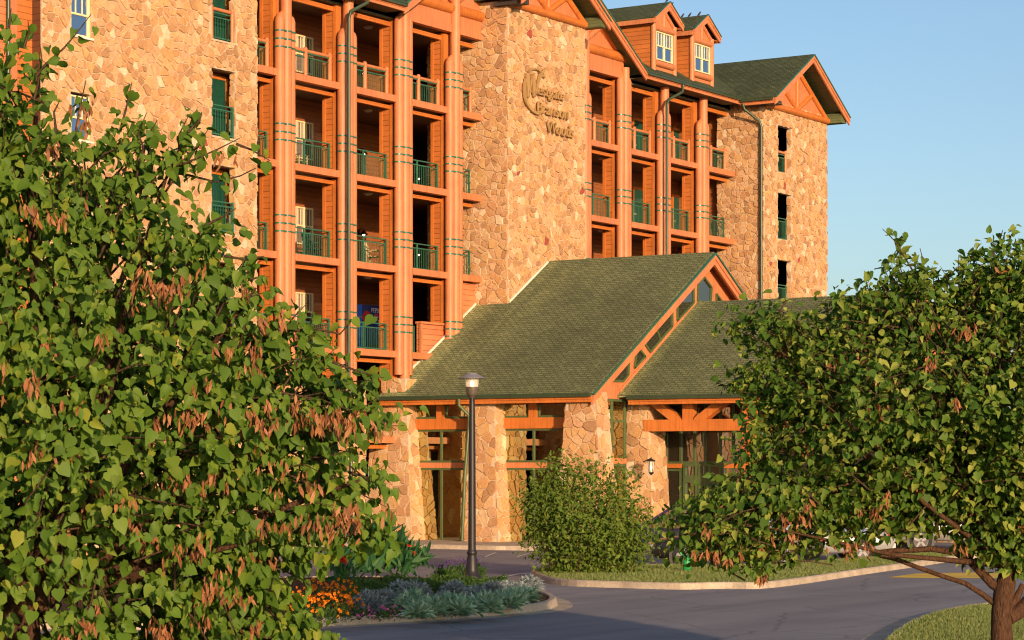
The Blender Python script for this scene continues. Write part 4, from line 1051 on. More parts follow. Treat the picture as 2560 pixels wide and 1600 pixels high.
def spray_leaves(P, centre, seed, per, size, spread, droop=0.55, up=0.35, face=None, facew=0.5):
    """twigs at P growing away from the centre, each with alternate leaves; returns leaf arrays and twig lines"""
    g = np.random.default_rng(seed); n = len(P)
    out = unit(P - centre + g.normal(0, 0.6, (n, 3))); out[:, 2] += g.normal(0.05, 0.25, n); out = unit(out)
    base = P - out*spread*0.6; LP = []; LT = []; LN = []; LS = []
    for k in range(per):
        t = (k+0.6)/per; p = base + out*spread*t + g.normal(0, spread*0.16, (n, 3))
        side = unit(np.cross(out, np.array([0, 0, 1.0])) + g.normal(0, 0.3, (n, 3)))*(1 if k % 2 else -1)
        tip = unit(out*0.4 + side*0.6 + g.normal(0, 0.35, (n, 3)) - np.array([0, 0, droop*1.5]))
        nr = unit(out*0.5 + g.normal(0, 0.55, (n, 3)) + np.array([0, 0, up]) + (0 if face is None else facew*np.array(face)))
        LP.append(p + side*size*0.25); LT.append(tip); LN.append(nr); LS.append(size*(0.4 + 0.9*g.random(n)**1.2))
    return np.concatenate(LP), np.concatenate(LT), np.concatenate(LN), np.concatenate(LS), base, out
def twigs(base, out, ln, r, seed, sel):
    m = MB(); g = random.Random(seed)
    for i in sel:
        b = Vector(base[i]); o = Vector(out[i]); j = Vector((g.gauss(0, .05), g.gauss(0, .05), g.gauss(0, .05)))
        m.tube([b - o*ln*0.8 + j*1.5, b + j, b + o*ln*0.5, b + o*ln], [r*1.3, r, r*0.7, r*0.3], 4, caps=False)
    return m
def pods(P, seed, size):
    g = np.random.default_rng(seed); LP = []; LT = []; LN = []; LS = []
    for p in P:
        n = int(g.integers(3, 16)); a = g.normal(0, 1, (n, 3)); tip = unit(np.c_[a[:, :2]*0.32, -np.ones(n)])
        run = g.normal(0, 1, 2); run /= np.linalg.norm(run) + 1e-6; t = g.normal(0, 0.05, n)
        LP.append(np.c_[p[0]+run[0]*t + g.normal(0, .012, n), p[1]+run[1]*t + g.normal(0, .012, n), p[2] + g.normal(0, 0.03, n)]); LT.append(tip); LN.append(unit(g.normal(0, 1, (n, 3)) + np.array([-1, -0.6, 0]))); LS.append(size*g.uniform(0.75, 1.2, n))
    return [np.concatenate(x) for x in (LP, LT, LN, LS)]
FACE = (-0.70, -0.69, 0.18)

def inner_layer(poly, gaps, D, n, seed, size, d0, d1):
    P, dd, uu = crown_points(poly, gaps, D, n, seed, 0.01, 0.0); g = np.random.default_rng(seed)
    keep = dd > 0.22; P, dd = P[keep], dd[keep]; k = len(P)
    dz = d0 + (d1-d0)*g.random(k)*np.minimum(1, dd/1.2); P = P + np.c_[CA*dz, SA*dz, np.zeros(k)]
    return P, unit(g.normal(0, .6, (k, 3)) - np.array([0, 0, .6])), unit(g.normal(0, 1, (k, 3)) + np.array([-.3, -.3, .3])), size*g.uniform(.7, 1.2, k)
# left redbud, near the camera
DL = 17.0
ltp = at(60, 1172, DL)
ltree = thing('redbud_tree', (ltp.x, ltp.y, 0), 'large heart-leaved tree hung with brown seed pods filling the left foreground', 'tree', 'redbud trees in front of the hotel')
LPOLY = [(-560, 900), (-480, 520), (-330, 180), (-150, 10), (-20, 40), (35, 50), (45, 130), (80, 190), (85, 290), (100, 345), (180, 330), (215, 345), (300, 320), (370, 320), (400, 370),
         (440, 330), (500, 315), (515, 380), (440, 420), (410, 460), (330, 480), (400, 520), (480, 530), (560, 545), (575, 595), (540, 625), (590, 655), (650, 660), (645, 720), (690, 760), (740, 790),
         (800, 812), (815, 870), (880, 925), (945, 930), (955, 985), (985, 1030), (970, 1075), (925, 1105), (890, 1150), (965, 1190), (965, 1225), (900, 1265), (930, 1290), (990, 1340), (970, 1370), (890, 1385),
         (800, 1400), (745, 1430), (715, 1480), (730, 1530), (790, 1560), (820, 1620), (700, 1800), (350, 1900), (-200, 1850), (-500, 1500)]
LGAPS = [(300, 645, 75, 40, 0.25), (430, 690, 60, 25, 0.5), (370, 500, 55, 22, 0.3), (60, 1550, 90, 90, 0.35), (190, 1500, 60, 50, 0.3), (250, 430, 70, 40, 0.6), (700, 790, 25, 25, 0.4), (850, 1150, 60, 40, 0.5), (560, 780, 60, 40, 0.6), (35, 150, 60, 110, 0.45), (-30, 60, 60, 60, 0.4)]
P, dd, uu = crown_points(LPOLY, LGAPS, DL, 3000, 5, 1.7, 1.1)
cen = np.array(at(40, 1150, DL + 0.6))
lp_, lt_, ln_, ls_, tb, to = spray_leaves(P, cen, 6, 7, 0.080, 0.30, face=FACE, facew=0.95)
SPR = [[(90, 190), (115, 160), (160, 120), (190, 85), (228, 35)], [(85, 250), (95, 210), (105, 150), (100, 110)], [(190, 330), (200, 270), (215, 200)], [(300, 330), (318, 260), (330, 205)],
       [(430, 430), (480, 440), (540, 455), (600, 440), (640, 420)], [(400, 425), (470, 405), (540, 375), (600, 345)], [(590, 360), (630, 375), (675, 402)], [(470, 330), (500, 300), (505, 280)],
       [(720, 830), (780, 820), (850, 835), (880, 800), (905, 790)], [(620, 700), (660, 690), (665, 740)], [(830, 905), (900, 930), (960, 945)], [(860, 1030), (950, 1050), (990, 1075)], [(870, 1180), (940, 1200), (980, 1190)],
       [(850, 1330), (930, 1340), (1005, 1360)], [(560, 640), (620, 650), (660, 640)], [(20, 90), (25, 50), (28, 20)], [(60, 120), (72, 80), (70, 50)], [(520, 560), (560, 540), (590, 520)], [(140, 330), (135, 280), (150, 250)]]
sp = []; tw = MB(); gg = random.Random(3)
for s in SPR:
    pts = [at(x, y, DL + 0.1*gg.uniform(-4, 3)) for x, y in s]; D_ = gg.uniform(-0.5, 0.4)
    pts = [at(x, y, DL + D_) for x, y in s]; tw.tube(pts, [0.011 - 0.008*i/(len(pts)-1) for i in range(len(pts))], 5, caps=False)
    for i in range(len(pts)-1):
        nseg = max(2, int((pts[i+1]-pts[i]).length/0.045))
        for t in range(nseg):
            f = t/nseg
            if i + f > 0.35: sp.append(np.array(pts[i].lerp(pts[i+1], f)) + np.array([gg.gauss(0, .045), gg.gauss(0, .045), gg.gauss(0, .04)]))
sp = np.array(sp); g_ = np.random.default_rng(8); k = len(sp)
tip = unit(g_.normal(0, 0.6, (k, 3)) - np.array([0, 0, 0.7])); nr = unit(np.array(FACE)*0.8 + g_.normal(0, 0.5, (k, 3)) + np.array([0, 0, 0.3]))
lp_ = np.r_[lp_, sp]; lt_ = np.r_[lt_, tip]; ln_ = np.r_[ln_, nr]; ls_ = np.r_[ls_, 0.085*g_.uniform(0.6, 1.15, k)]
il = inner_layer(LPOLY, [(q[0], q[1], q[2], q[3], q[4]*.5) for q in LGAPS], DL, 9000, 61, 0.092, 0.3, 2.0)
lp_, lt_, ln_, ls_ = np.r_[lp_, il[0]], np.r_[lt_, il[1]], np.r_[ln_, il[2]], np.r_[ls_, il[3]]
V, F = leaves(lp_, lt_, ln_, ls_, HEART_V, HEART_F); np_mesh('crown', V, F, M['redbud'], ltree, True)
b = twigs(tb, to, 0.32, 0.008, 4, range(0, len(tb), 4)); tw.v, off_ = tw.v + b.v, len(tw.v); tw.f += [[i+off_ for i in q] for q in b.f]; tw.sm += b.sm; tw.mi += b.mi
# trunk and limbs
tr = MB(); c0 = Vector((ltp.x, ltp.y, 0))
tr.tube([c0 - Vector((0, 0, 0.1)), c0 + Vector((0, 0, 0.5)), at(60, 1640, DL), at(50, 1500, DL+0.1)], [0.19, 0.15, 0.13, 0.12], 12)
gg = random.Random(12)
for tx_, ty_, d_ in ((420, 430, .3), (100, 160, .2), (-250, 200, .2), (640, 720, -.2), (860, 960, .1), (900, 1200, -.2), (650, 1350, -.6), (-350, 700, 0), (300, 900, -.8), (200, 600, .9), (-100, 1000, -.9), (500, 1100, .8)):
    a = at(50, 1500 - gg.uniform(-60, 60), DL+0.1); e = at(tx_, ty_, DL+d_); mid = a.lerp(e, 0.45) + Vector((gg.gauss(0, .1), gg.gauss(0, .1), -0.12 + gg.gauss(0, .1)))
    m2 = a.lerp(e, 0.75) + Vector((gg.gauss(0, .06), gg.gauss(0, .06), 0.0)); tr.tube([a, mid, m2, e], [0.07, 0.045, 0.025, 0.008], 8, caps=False)
tr.build('trunk', M['bark'], ltree); tw.build('twigs', M['twig'], ltree, fix=False)
near_i = [i for i in range(len(P)) if dd[i] > 0.25 and uu[i] < 0.2]; gg.shuffle(near_i)
PP = [P[i] + np.array(FACE)*0.15 for i in near_i[:80]]
PP += [np.array(at(x, y, DL - gg.uniform(0.2, 1.2))) for x, y in ((560, 870), (700, 1050), (620, 1030), (870, 1050), (800, 1060), (740, 1010), (480, 1200), (560, 1210), (640, 1120), (700, 1220), (790, 1210), (890, 1300), (850, 1310), (550, 1430), (620, 1480), (420, 1570), (640, 1560), (220, 1110), (260, 1130), (700, 790), (660, 800), (560, 390), (215, 300), (205, 265), (440, 700), (610, 720), (130, 360), (330, 760), (880, 1050), (920, 1020))]
for row in ([(390, 1070), (520, 1045), (660, 1035)], [(445, 1165), (540, 1150)], [(560, 1185), (660, 1180)], [(700, 1175), (800, 1150)], [(650, 1310), (720, 1300)], [(740, 1310), (820, 1285), (900, 1270), (960, 1300)], [(380, 1370), (520, 1365)], [(850, 1085), (930, 1070)], [(640, 1420), (700, 1400)],
            [(370, 1550), (470, 1560)], [(20, 1000), (60, 1010)], [(200, 1280), (240, 1290)], [(480, 1500), (560, 1480)], [(340, 700), (420, 720), (500, 690)], [(250, 850), (300, 870)], [(90, 820), (150, 860)], [(560, 880), (640, 860)], [(20, 400), (60, 380)], [(0, 770), (40, 760)], [(770, 1040), (850, 1045)]):
    for a_, b_ in zip(row[:-1], row[1:]):
        for f in np.arange(0, 1, 26/max(26, abs(b_[0]-a_[0]))):
            if gg.random() < 0.45: continue
            PP.append(np.array(at(a_[0]+(b_[0]-a_[0])*f + gg.gauss(0, 16), a_[1]+(b_[1]-a_[1])*f + gg.gauss(0, 17), DL - gg.uniform(0.3, 1.3))))
a = pods(PP, 4, 0.088); V, F = leaves(*a, POD_V, POD_F); np_mesh('seed_pods', V, tri_fix(F), M['pod'], ltree)

# right redbud
DR = 27.0
rb = at(2506, 1600, DR); base_r = Vector((rb.x, rb.y, 0))
rtree = thing('redbud_tree', base_r, 'round-crowned heart-leaved tree with a forked bare trunk on the right lawn', 'tree', 'redbud trees in front of the hotel')
RPOLY = [(1815, 830), (1872, 775), (1930, 765), (1990, 790), (2045, 785), (2110, 750), (2150, 730), (2200, 700), (2245, 655), (2300, 675), (2345, 705), (2375, 690), (2415, 645), (2480, 615), (2560, 615), (2760, 580), (2950, 700), (3080, 920), (3070, 1200),
         (2940, 1370), (2700, 1430), (2570, 1440), (2528, 1415), (2440, 1400), (2400, 1345), (2310, 1310), (2235, 1335), (2180, 1365), (2100, 1372), (2030, 1360), (1945, 1415), (1885, 1425), (1800, 1405), (1715, 1390), (1675, 1370), (1665, 1335), (1685, 1290), (1725, 1240),
         (1800, 1205), (1870, 1175), (1845, 1110), (1885, 1015), (1855, 985), (1815, 960), (1850, 920), (1905, 890), (1855, 850)]
RGAPS = [(2050, 1180, 90, 40, 0.35), (2350, 840, 70, 50, 0.6), (2000, 1330, 80, 30, 0.4), (2200, 1130, 100, 40, 0.5), (2150, 1330, 60, 25, 0.45), (2290, 1345, 70, 16, 0.3), (2380, 1340, 50, 15, 0.5), (1960, 1100, 60, 60, 0.5)]
P, dd, uu = crown_points(RPOLY, RGAPS, DR, 4300, 15, 2.4, 1.2)
cen = np.array(at(2400, 1150, DR))
lp_, lt_, ln_, ls_, tb, to = spray_leaves(P, cen, 16, 7, 0.084, 0.40, droop=0.35, up=0.6, face=FACE, facew=0.65)
SPR = [[(2290, 690), (2260, 640), (2235, 600), (2206, 572)], [(2240, 640), (2260, 600), (2255, 590)], [(2300, 700), (2310, 660), (2300, 620)], [(2480, 640), (2500, 600), (2507, 575)], [(1880, 800), (1830, 830), (1802, 822)], [(1950, 780), (1965, 750), (1958, 742)], [(1860, 940), (1820, 965), (1793, 958)], [(1830, 1200), (1800, 1190), (1780, 1185)], [(2350, 720), (2345, 690), (2343, 680)], [(2130, 760), (2110, 740), (2107, 735)], [(1870, 1430), (1900, 1445), (1930, 1432)], [(2430, 1320), (2465, 1370), (2490, 1420)], [(2520, 1330), (2540, 1390), (2556, 1440)], [(2290, 1290), (2330, 1320), (2370, 1335)], [(2390, 1290), (2425, 1330), (2405, 1365)], [(2190, 1290), (2240, 1320), (2285, 1330)], [(2450, 1280), (2440, 1330), (2455, 1385)], [(2340, 1280), (2300, 1310), (2260, 1330)], [(2490, 1300), (2515, 1360), (2530, 1420)]]
sp = []; tw = MB(); gg = random.Random(5)
for s in SPR:
    D_ = gg.uniform(-0.4, 0.4); pts = [at(x, y, DR + D_) for x, y in s]; tw.tube(pts, [0.012 - 0.008*i/(len(pts)-1) for i in range(len(pts))], 5, caps=False)
    for i in range(len(pts)-1):
        nseg = max(2, int((pts[i+1]-pts[i]).length/0.05))
        for t in range(nseg): sp.append(np.array(pts[i].lerp(pts[i+1], t/nseg)) + np.array([gg.gauss(0, .05), gg.gauss(0, .05), gg.gauss(0, .045)]))
sp = np.array(sp); g_ = np.random.default_rng(9); k = len(sp)
lp_ = np.r_[lp_, sp]; lt_ = np.r_[lt_, unit(g_.normal(0, 0.6, (k, 3)) - np.array([0, 0, 0.4]))]; ln_ = np.r_[ln_, unit(g_.normal(0, 0.5, (k, 3)) + np.array([-.3, -.2, 0.7]))]; ls_ = np.r_[ls_, 0.112*g_.uniform(0.6, 1.15, k)]
il = inner_layer(RPOLY, RGAPS, DR, 11000, 62, 0.105, 0.3, 2.6)
lp_, lt_, ln_, ls_ = np.r_[lp_, il[0]], np.r_[lt_, il[1]], np.r_[ln_, il[2]], np.r_[ls_, il[3]]
V, F = leaves(lp_, lt_, ln_, ls_, HEART_V, HEART_F); np_mesh('crown', V, F, M['redbud2'], rtree, True)
b = twigs(tb, to, 0.4, 0.009, 6, range(0, len(tb), 4)); tw.v, off_ = tw.v + b.v, len(tw.v); tw.f += [[i+off_ for i in q] for q in b.f]; tw.sm += b.sm; tw.mi += b.mi
tw.build('twigs', M['twig'], rtree, fix=False)
def Q8(u, v, d=0.0): return at(1800 + .3307*u, 1100 + .3307*v, DR + d)
tr = MB()
tr.tube([base_r - Vector((0, 0, 0.1)), base_r + Vector((0, 0, 0.25)), Q8(2130, 1512), Q8(2128, 1300), Q8(2150, 1130), Q8(2190, 950), Q8(2230, 700, .2), Q8(2100, 300, .3), Q8(1900, -200, .3)], [0.23, 0.17, 0.125, 0.115, 0.12, 0.085, 0.07, 0.05, 0.02], 14)
tr.tube([Q8(2160, 1150), Q8(2060, 1090), Q8(1985, 1010), Q8(1890, 915), Q8(1780, 850), Q8(1600, 822), Q8(1450, 832), Q8(1330, 835), Q8(1180, 850)], [0.06, 0.054, 0.05, 0.046, 0.038, 0.034, 0.032, 0.03, 0.026], 10)
tr.tube([Q8(2090, 1250), Q8(1990, 1170), Q8(1850, 1082), Q8(1700, 1035), Q8(1500, 965), Q8(1330, 900), Q8(1150, 858)], [0.034, 0.032, 0.028, 0.026, 0.026, 0.027, 0.028], 9)
tr.tube([Q8(1900, 930), Q8(1850, 830), Q8(1800, 760), Q8(1750, 695)], [0.04, 0.045, 0.046, 0.044], 10)
tr.tube([Q8(2170, 1350), Q8(2260, 1300, .1), Q8(2400, 1150, .2), Q8(2600, 800, .3), Q8(2800, 300, .2)], [0.09, 0.085, 0.08, 0.06, 0.02], 10)
tr.tube([Q8(2180, 1260), Q8(2240, 1200), Q8(2290, 1090)], [0.05, 0.045, 0.03], 8)
gg = random.Random(9)
for tx_, ty_, d_ in ((1900, 900, .4), (2200, 760, -.2), (2500, 750, .5), (2800, 800, 0), (1800, 1300, -.5), (2050, 1000, -1), (2300, 950, 1.2), (2700, 1150, .8), (2400, 1100, 1.4)):
    a = Q8(2190, 950); e = at(tx_, ty_, DR+d_); mid = a.lerp(e, .45) + Vector((gg.gauss(0, .15), gg.gauss(0, .15), -0.1)); tr.tube([a, mid, a.lerp(e, .75) + Vector((0, 0, gg.gauss(0, .08))), e], [0.04, 0.024, 0.013, 0.005], 7, caps=False)
tr.build('trunk', M['bark'], rtree)
near_i = [i for i in range(len(P)) if dd[i] > 0.2]; gg.shuffle(near_i)
PP = [P[i] for i in near_i[:100]] + [np.array(at(x, y, DR - gg.uniform(0.3, 1.8))) for x, y in ((1760, 1380), (1790, 1385), (1820, 1395), (1850, 1380), (1900, 1360), (2000, 1290), (2020, 1260), (1980, 1340), (1910, 1440), (2160, 1360), (2120, 1368), (2070, 1360), (2220, 1230), (2190, 1270), (2420, 820), (2500, 830), (2390, 1000), (2280, 900), (2330, 900), (2150, 1270), (1960, 1300), (1770, 1330), (1930, 1330), (2400, 1360), (2560, 1320))]
a = pods(PP, 5, 0.11); V, F = leaves(*a, POD_V, POD_F); np_mesh('seed_pods', V, tri_fix(F), M['pod'], rtree)

# bush on the tip of the median
M['bush'] = leafmat('bush_leaves', [(0.078, 0.138, 0.016), (0.110, 0.175, 0.022), (0.147, 0.212, 0.028), (0.092, 0.156, 0.018), (0.202, 0.248, 0.041)], 0.3)
bx_, by_ = gnd(1435, 1432, 0.13); DB = CA*bx_ + SA*by_
bush = thing('leafy_bush', (bx_, by_, 0.12), 'rounded green shrub with feathery top shoots on the tip of the grass median', 'shrub')
BP = [(1335, 1365), (1345, 1330), (1318, 1335), (1330, 1290), (1312, 1250), (1338, 1225), (1350, 1200), (1380, 1185), (1395, 1150), (1425, 1175), (1455, 1165), (1490, 1185), (1530, 1180), (1565, 1195), (1575, 1225), (1565, 1260), (1605, 1285), (1628, 1330), (1612, 1375), (1580, 1400), (1540, 1412), (1480, 1415), (1440, 1425), (1405, 1420), (1380, 1390), (1352, 1392)]
P, dd, uu = crown_points(BP, [(1480, 1195, 50, 30, 0.3), (1560, 1220, 32, 28, 0.3), (1345, 1290, 32, 22, .3), (1400, 1230, 26, 20, .3), (1540, 1300, 34, 18, .35), (1420, 1320, 30, 18, .35), (1590, 1350, 26, 18, .4), (1480, 1260, 26, 16, .4), (1370, 1370, 22, 16, .4), (1500, 1380, 30, 14, .4)], DB, 620, 25, 1.2, 1.1)
lp_, lt_, ln_, ls_, tb, to = spray_leaves(P - np.array([0, 0, .1]), np.array(at(1450, 1430, DB)) - np.array([0, 0, .8]), 26, 22, 0.125, 0.95, droop=0.3, up=0.4, face=FACE, facew=0.8)
sp = []; gq = np.random.default_rng(31)        # long loose shoots standing out of the mass
for tx_, ty_ in ((1400, 1122), (1375, 1140), (1425, 1135), (1345, 1165), (1322, 1195), (1300, 1225), (1296, 1255), (1305, 1320), (1310, 1345), (1450, 1140), (1480, 1150), (1520, 1150), (1550, 1160), (1590, 1165), (1605, 1185), (1600, 1215), (1610, 1240), (1640, 1300), (1645, 1345), (1360, 1150), (1500, 1140), (1330, 1230), (1570, 1180), (1625, 1270)):
    e = np.array(at(tx_, ty_, DB + gq.uniform(-.7, .7))); b0 = np.array(at(1450 + (tx_-1450)*.62, 1330 + (ty_-1330)*.62, DB))
    for f in np.linspace(0.1, 1.0, 22): sp.append(b0*(1-f) + e*f + gq.normal(0, .05, 3)*(1.25-f))
sp = np.array(sp); k = len(sp); lp_ = np.r_[lp_, sp]; lt_ = np.r_[lt_, unit(gq.normal(0, .7, (k, 3)) + np.array([0, 0, -.1]))]; ln_ = np.r_[ln_, unit(gq.normal(0, .5, (k, 3)) + np.array(FACE)*.5 + np.array([0, 0, .5]))]; ls_ = np.r_[ls_, .15*gq.uniform(.5, 1.1, k)]
V, F = leaves(lp_, lt_, ln_, ls_, LANCE_V*np.array([1.7, 1, 1]), LANCE_F); np_mesh('foliage', V, tri_fix(F), M['bush'], bush)
tw = twigs(tb, to, 0.38, 0.006, 7, range(0, len(tb), 3)); bb = Vector((bx_, by_, 0.1))
for i in range(22):
    e = Vector(P[gg.randrange(len(P))]); tw.tube([bb + Vector((gg.gauss(0, .1), gg.gauss(0, .1), 0)), bb.lerp(e, .5) + Vector((0, 0, .1)), e], [0.025, 0.014, 0.004], 5, caps=False)
tw.build('stems', M['twig'], bush, fix=False)
# ------------------------------------------------------------------ bedding plants on the island
M['silver'] = leafmat('silver_blue_leaves', [(0.17, 0.22, 0.235), (0.25, 0.30, 0.31), (0.33, 0.37, 0.37), (0.12, 0.165, 0.18)], 0.1, (1, 1, 1), 0.8, 0.1)
M['silvergreen'] = leafmat('silver_green_leaves', [(0.14, 0.29, 0.17), (0.24, 0.41, 0.26), (0.38, 0.52, 0.38), (0.085, 0.20, 0.11)], 0.12, (1, 1, 0.9), 0.7, 0.15)
M['bedgreen'] = leafmat('bedding_leaves', [(0.035, 0.085, 0.015), (0.05, 0.11, 0.02), (0.07, 0.13, 0.022)], 0.25)
M['cannaleaf'] = leafmat('canna_leaves', [(0.022, 0.085, 0.030), (0.035, 0.11, 0.035), (0.05, 0.13, 0.03)], 0.2)
M['marigold'] = leafmat('marigold_petals', [(0.80, 0.22, 0.01), (0.85, 0.30, 0.015), (0.75, 0.16, 0.008), (0.85, 0.36, 0.02)], 0.2, (1, 0.8, 0.4))
M['redpetal'] = leafmat('red_petals', [(0.60, 0.02, 0.015), (0.72, 0.035, 0.02), (0.50, 0.012, 0.012)], 0.2, (1, 0.6, 0.5))
M['pinkpetal'] = leafmat('pink_petals', [(0.65, 0.12, 0.35), (0.72, 0.2, 0.45), (0.55, 0.08, 0.3)], 0.2, (1, 0.7, 0.9))
M['violet'] = leafmat('violet_petals', [(0.13, 0.05, 0.25), (0.18, 0.08, 0.3), (0.10, 0.04, 0.18)], 0.2, (1, 0.7, 0.9))
STRAP_V = np.array([(0, 0, 0), (-.06, .3, .0), (0, .3, -.015), (.06, .3, .0), (-.085, .65, -.03), (0, .65, -.05), (.085, .65, -.03), (0, 1.0, -.12)], float)
STRAP_F = np.array([(0, 2, 1, 1), (0, 3, 2, 2), (1, 2, 5, 4), (2, 3, 6, 5), (4, 5, 7, 7), (5, 6, 7, 7)])
BROAD_V = np.array([(0, 0, 0), (-.17, .3, .02), (0, .3, -.03), (.17, .3, .02), (-.16, .62, .0), (0, .62, -.05), (.16, .62, .0), (0, 1.0, -.12)], float)
def rosette(name, c, rad, h, n, leaf, mat, seed, TV=STRAP_V, TF=STRAP_F, label='', cat='plant', group=None, upb=0.8, part='foliage', dome=True):
    root = thing(name, (c[0], c[1], 0.13), label, cat, group); g = np.random.default_rng(seed)
    d = unit(g.normal(0, 1, (n, 3))); d[:, 2] = np.abs(d[:, 2])
    P = np.c_[c[0] + d[:, 0]*rad*0.75, c[1] + d[:, 1]*rad*0.75, 0.13 + d[:, 2]*h*0.75] if dome else np.c_[c[0] + d[:, 0]*rad*0.2, c[1] + d[:, 1]*rad*0.2, 0.13 + g.uniform(0.05, 0.4, n)*h]
    if dome: P = np.array([c[0], c[1], 0.13]) + (P - np.array([c[0], c[1], 0.13]))*g.uniform(0.55, 1.0, (n, 1))
    tip = unit(d + np.array([0, 0, upb]) + g.normal(0, 0.3, (n, 3))); nr = unit(g.normal(0, .4, (n, 3)) + np.array([0, 0, 0.7]) - 0.3*d)
    V, F = leaves(P, tip, nr, leaf*g.uniform(0.7, 1.15, n), TV, TF); np_mesh(part, V, tri_fix(F), mat, root); return root
def blooms(root, pts, size, mat, seed, name='blossom', per=9):
    g = np.random.default_rng(seed); P = np.repeat(np.array(pts), per, 0); k = len(P)
    d = unit(g.normal(0, 1, (k, 3)) + np.array([-0.4, -0.3, 0.5])); V, F = leaves(P, d, unit(g.normal(0, 1, (k, 3))), size*g.uniform(0.8, 1.2, k), BROAD_V*np.array([2.2, 1, 1]), STRAP_F)
    return np_mesh(name, V, tri_fix(F), mat, root)
def bed(px, py): return gnd(px, py, 0.13)
big = [(925, 1540, .50, .62), (1035, 1508, .52, .6), (1000, 1500, .4, .5), (1135, 1500, .42, .5), (1190, 1510, .36, .45), (1160, 1530, .36, .42), (1235, 1500, .42, .48), (1270, 1495, .36, .42), (1300, 1500, .36, .42), (1325, 1480, .4, .42), (1110, 1525, .34, .4), (1085, 1540, .3, .36), (1140, 1545, .28, .3), (1240, 1525, .32, .36), (965, 1520, .36, .45)]
words = ['largest grey-white mound beside the orange marigolds', 'tall blue-grey mound in front of the low green ground cover', 'blue-grey mound between the largest mound and the tall one', 'blue-grey mound left of the lamp post foot', 'blue-grey mound just below the lamp post foot', 'small blue-grey mound among silver-green rosettes left of the lamp post', 'blue-grey mound just right of the lamp post foot', 'blue-grey mound in the back row towards the island tip', 'blue-grey mound behind the rosettes near the island tip', 'spiky blue-grey mound overhanging the rounded tip of the island', 'low blue-grey mound behind the leftmost rosettes', 'low blue-grey mound wedged between two front rosettes', 'smallest blue-grey mound next to the kerb', 'low blue-grey mound in the middle of the right rosettes', 'low blue-grey mound behind the largest grey one']
for i, ((px, py, rr_, hh), wd) in enumerate(zip(big, words)):
    rosette('dusty_miller', bed(px, py - 7), rr_*.9, hh*.8, int(800*rr_/0.4), 0.10, M['silver'], 100+i, LANCE_V*np.array([1.3, 1, 1]), LANCE_F, wd, 'plant', 'silver-blue mounds in the flower bed', 0.1)
ros = [(1035, 1530, .38, .42), (1070, 1545, .36, .4), (1045, 1562, .34, .36), (1085, 1553, .36, .38), (1130, 1538, .36, .42), (1150, 1553, .36, .36), (1190, 1545, .34, .38), (1215, 1535, .34, .4), (1255, 1530, .34, .4), (1290, 1526, .33, .4), (1315, 1520, .33, .36), (1275, 1535, .3, .3), (1225, 1548, .3, .3), (1010, 1545, .28, .3)]
wr = ['silver-green rosette at the left end of the row, behind another', 'silver-green rosette second from the left in the back row', 'silver-green rosette leaning over the kerb, lowest in the bed', 'broad silver-green rosette in the front row left of the lamp post', 'tall silver-green rosette straight below the lamp post', 'silver-green rosette in the front row below the lamp post', 'silver-green rosette just right of the post in the front row', 'silver-green rosette behind the front row right of the lamp post', 'silver-green rosette halfway from the lamp post to the island tip', 'silver-green rosette second from the island tip', 'silver-green rosette nearest the island tip', 'small silver-green rosette on the kerb near the island tip', 'small silver-green rosette on the kerb right of the lamp post', 'smallest silver-green rosette beside the pink flowers']
for i, ((px, py, rr_, hh), wd) in enumerate(zip(ros, wr)):
    rosette('silver_rosette', bed(px, py - 13), rr_, hh*.8, 170, 0.27, M['silvergreen'], 140+i, BROAD_V*np.array([0.7, 1, 1]), STRAP_F, wd, 'plant', 'silver-green rosettes along the island kerb', 0.35, dome=False)
mg = [(760, 1530), (800, 1525), (840, 1530), (865, 1520), (780, 1550), (815, 1560), (850, 1555), (835, 1512), (795, 1510), (875, 1545), (750, 1555)]
mw = ['in the back at the far left', 'in the middle of the back row', 'in the thick of the orange patch', 'beside the grey mound at the back', 'left in the front row', 'at the lowest point of the orange patch', 'in the front row near the pink flowers', 'at the top right of the orange patch', 'at the very top of the orange patch', 'touching the largest grey mound', 'half hidden under the big tree leaves']
for i, ((px, py), wd) in enumerate(zip(mg, mw)):
    c = bed(px, py); o = rosette('marigold', c, .26, .42, 170, 0.085, M['bedgreen'], 170+i, LANCE_V, LANCE_F, 'orange marigold plant ' + wd, 'flower', 'orange marigolds on the planted island', 0.5)
    g = np.random.default_rng(190+i); d = unit(g.normal(0, 1, (18, 3))); d[:, 2] = np.abs(d[:, 2]) + .1
    blooms(o, [(c[0]+e[0]*.25, c[1]+e[1]*.25, .13+.06+e[2]*.40) for e in d], 0.036, M['marigold'], 200+i, per=14)
for i, ((px, py), wd) in enumerate(zip([(912, 1550), (955, 1552), (975, 1543), (988, 1548), (880, 1535)], ['below the largest grey mound', 'left of the brightest pink cluster', 'in the brightest pink cluster', 'next to the smallest silver-green rosette', 'between the marigolds and the grey mound'])):
    c = bed(px, py); o = rosette('pink_flower', c, .17, .2, 80, 0.08, M['bedgreen'], 220+i, LANCE_V, LANCE_F, 'low pink bedding flower ' + wd, 'flower', 'pink bedding flowers by the kerb', 0.5)
    g = np.random.default_rng(230+i); d = unit(g.normal(0, 1, (7, 3))); d[:, 2] = np.abs(d[:, 2]); blooms(o, [(c[0]+e[0]*.15, c[1]+e[1]*.15, .16+e[2]*.2) for e in d], 0.038, M['pinkpetal'], 240+i, per=6)
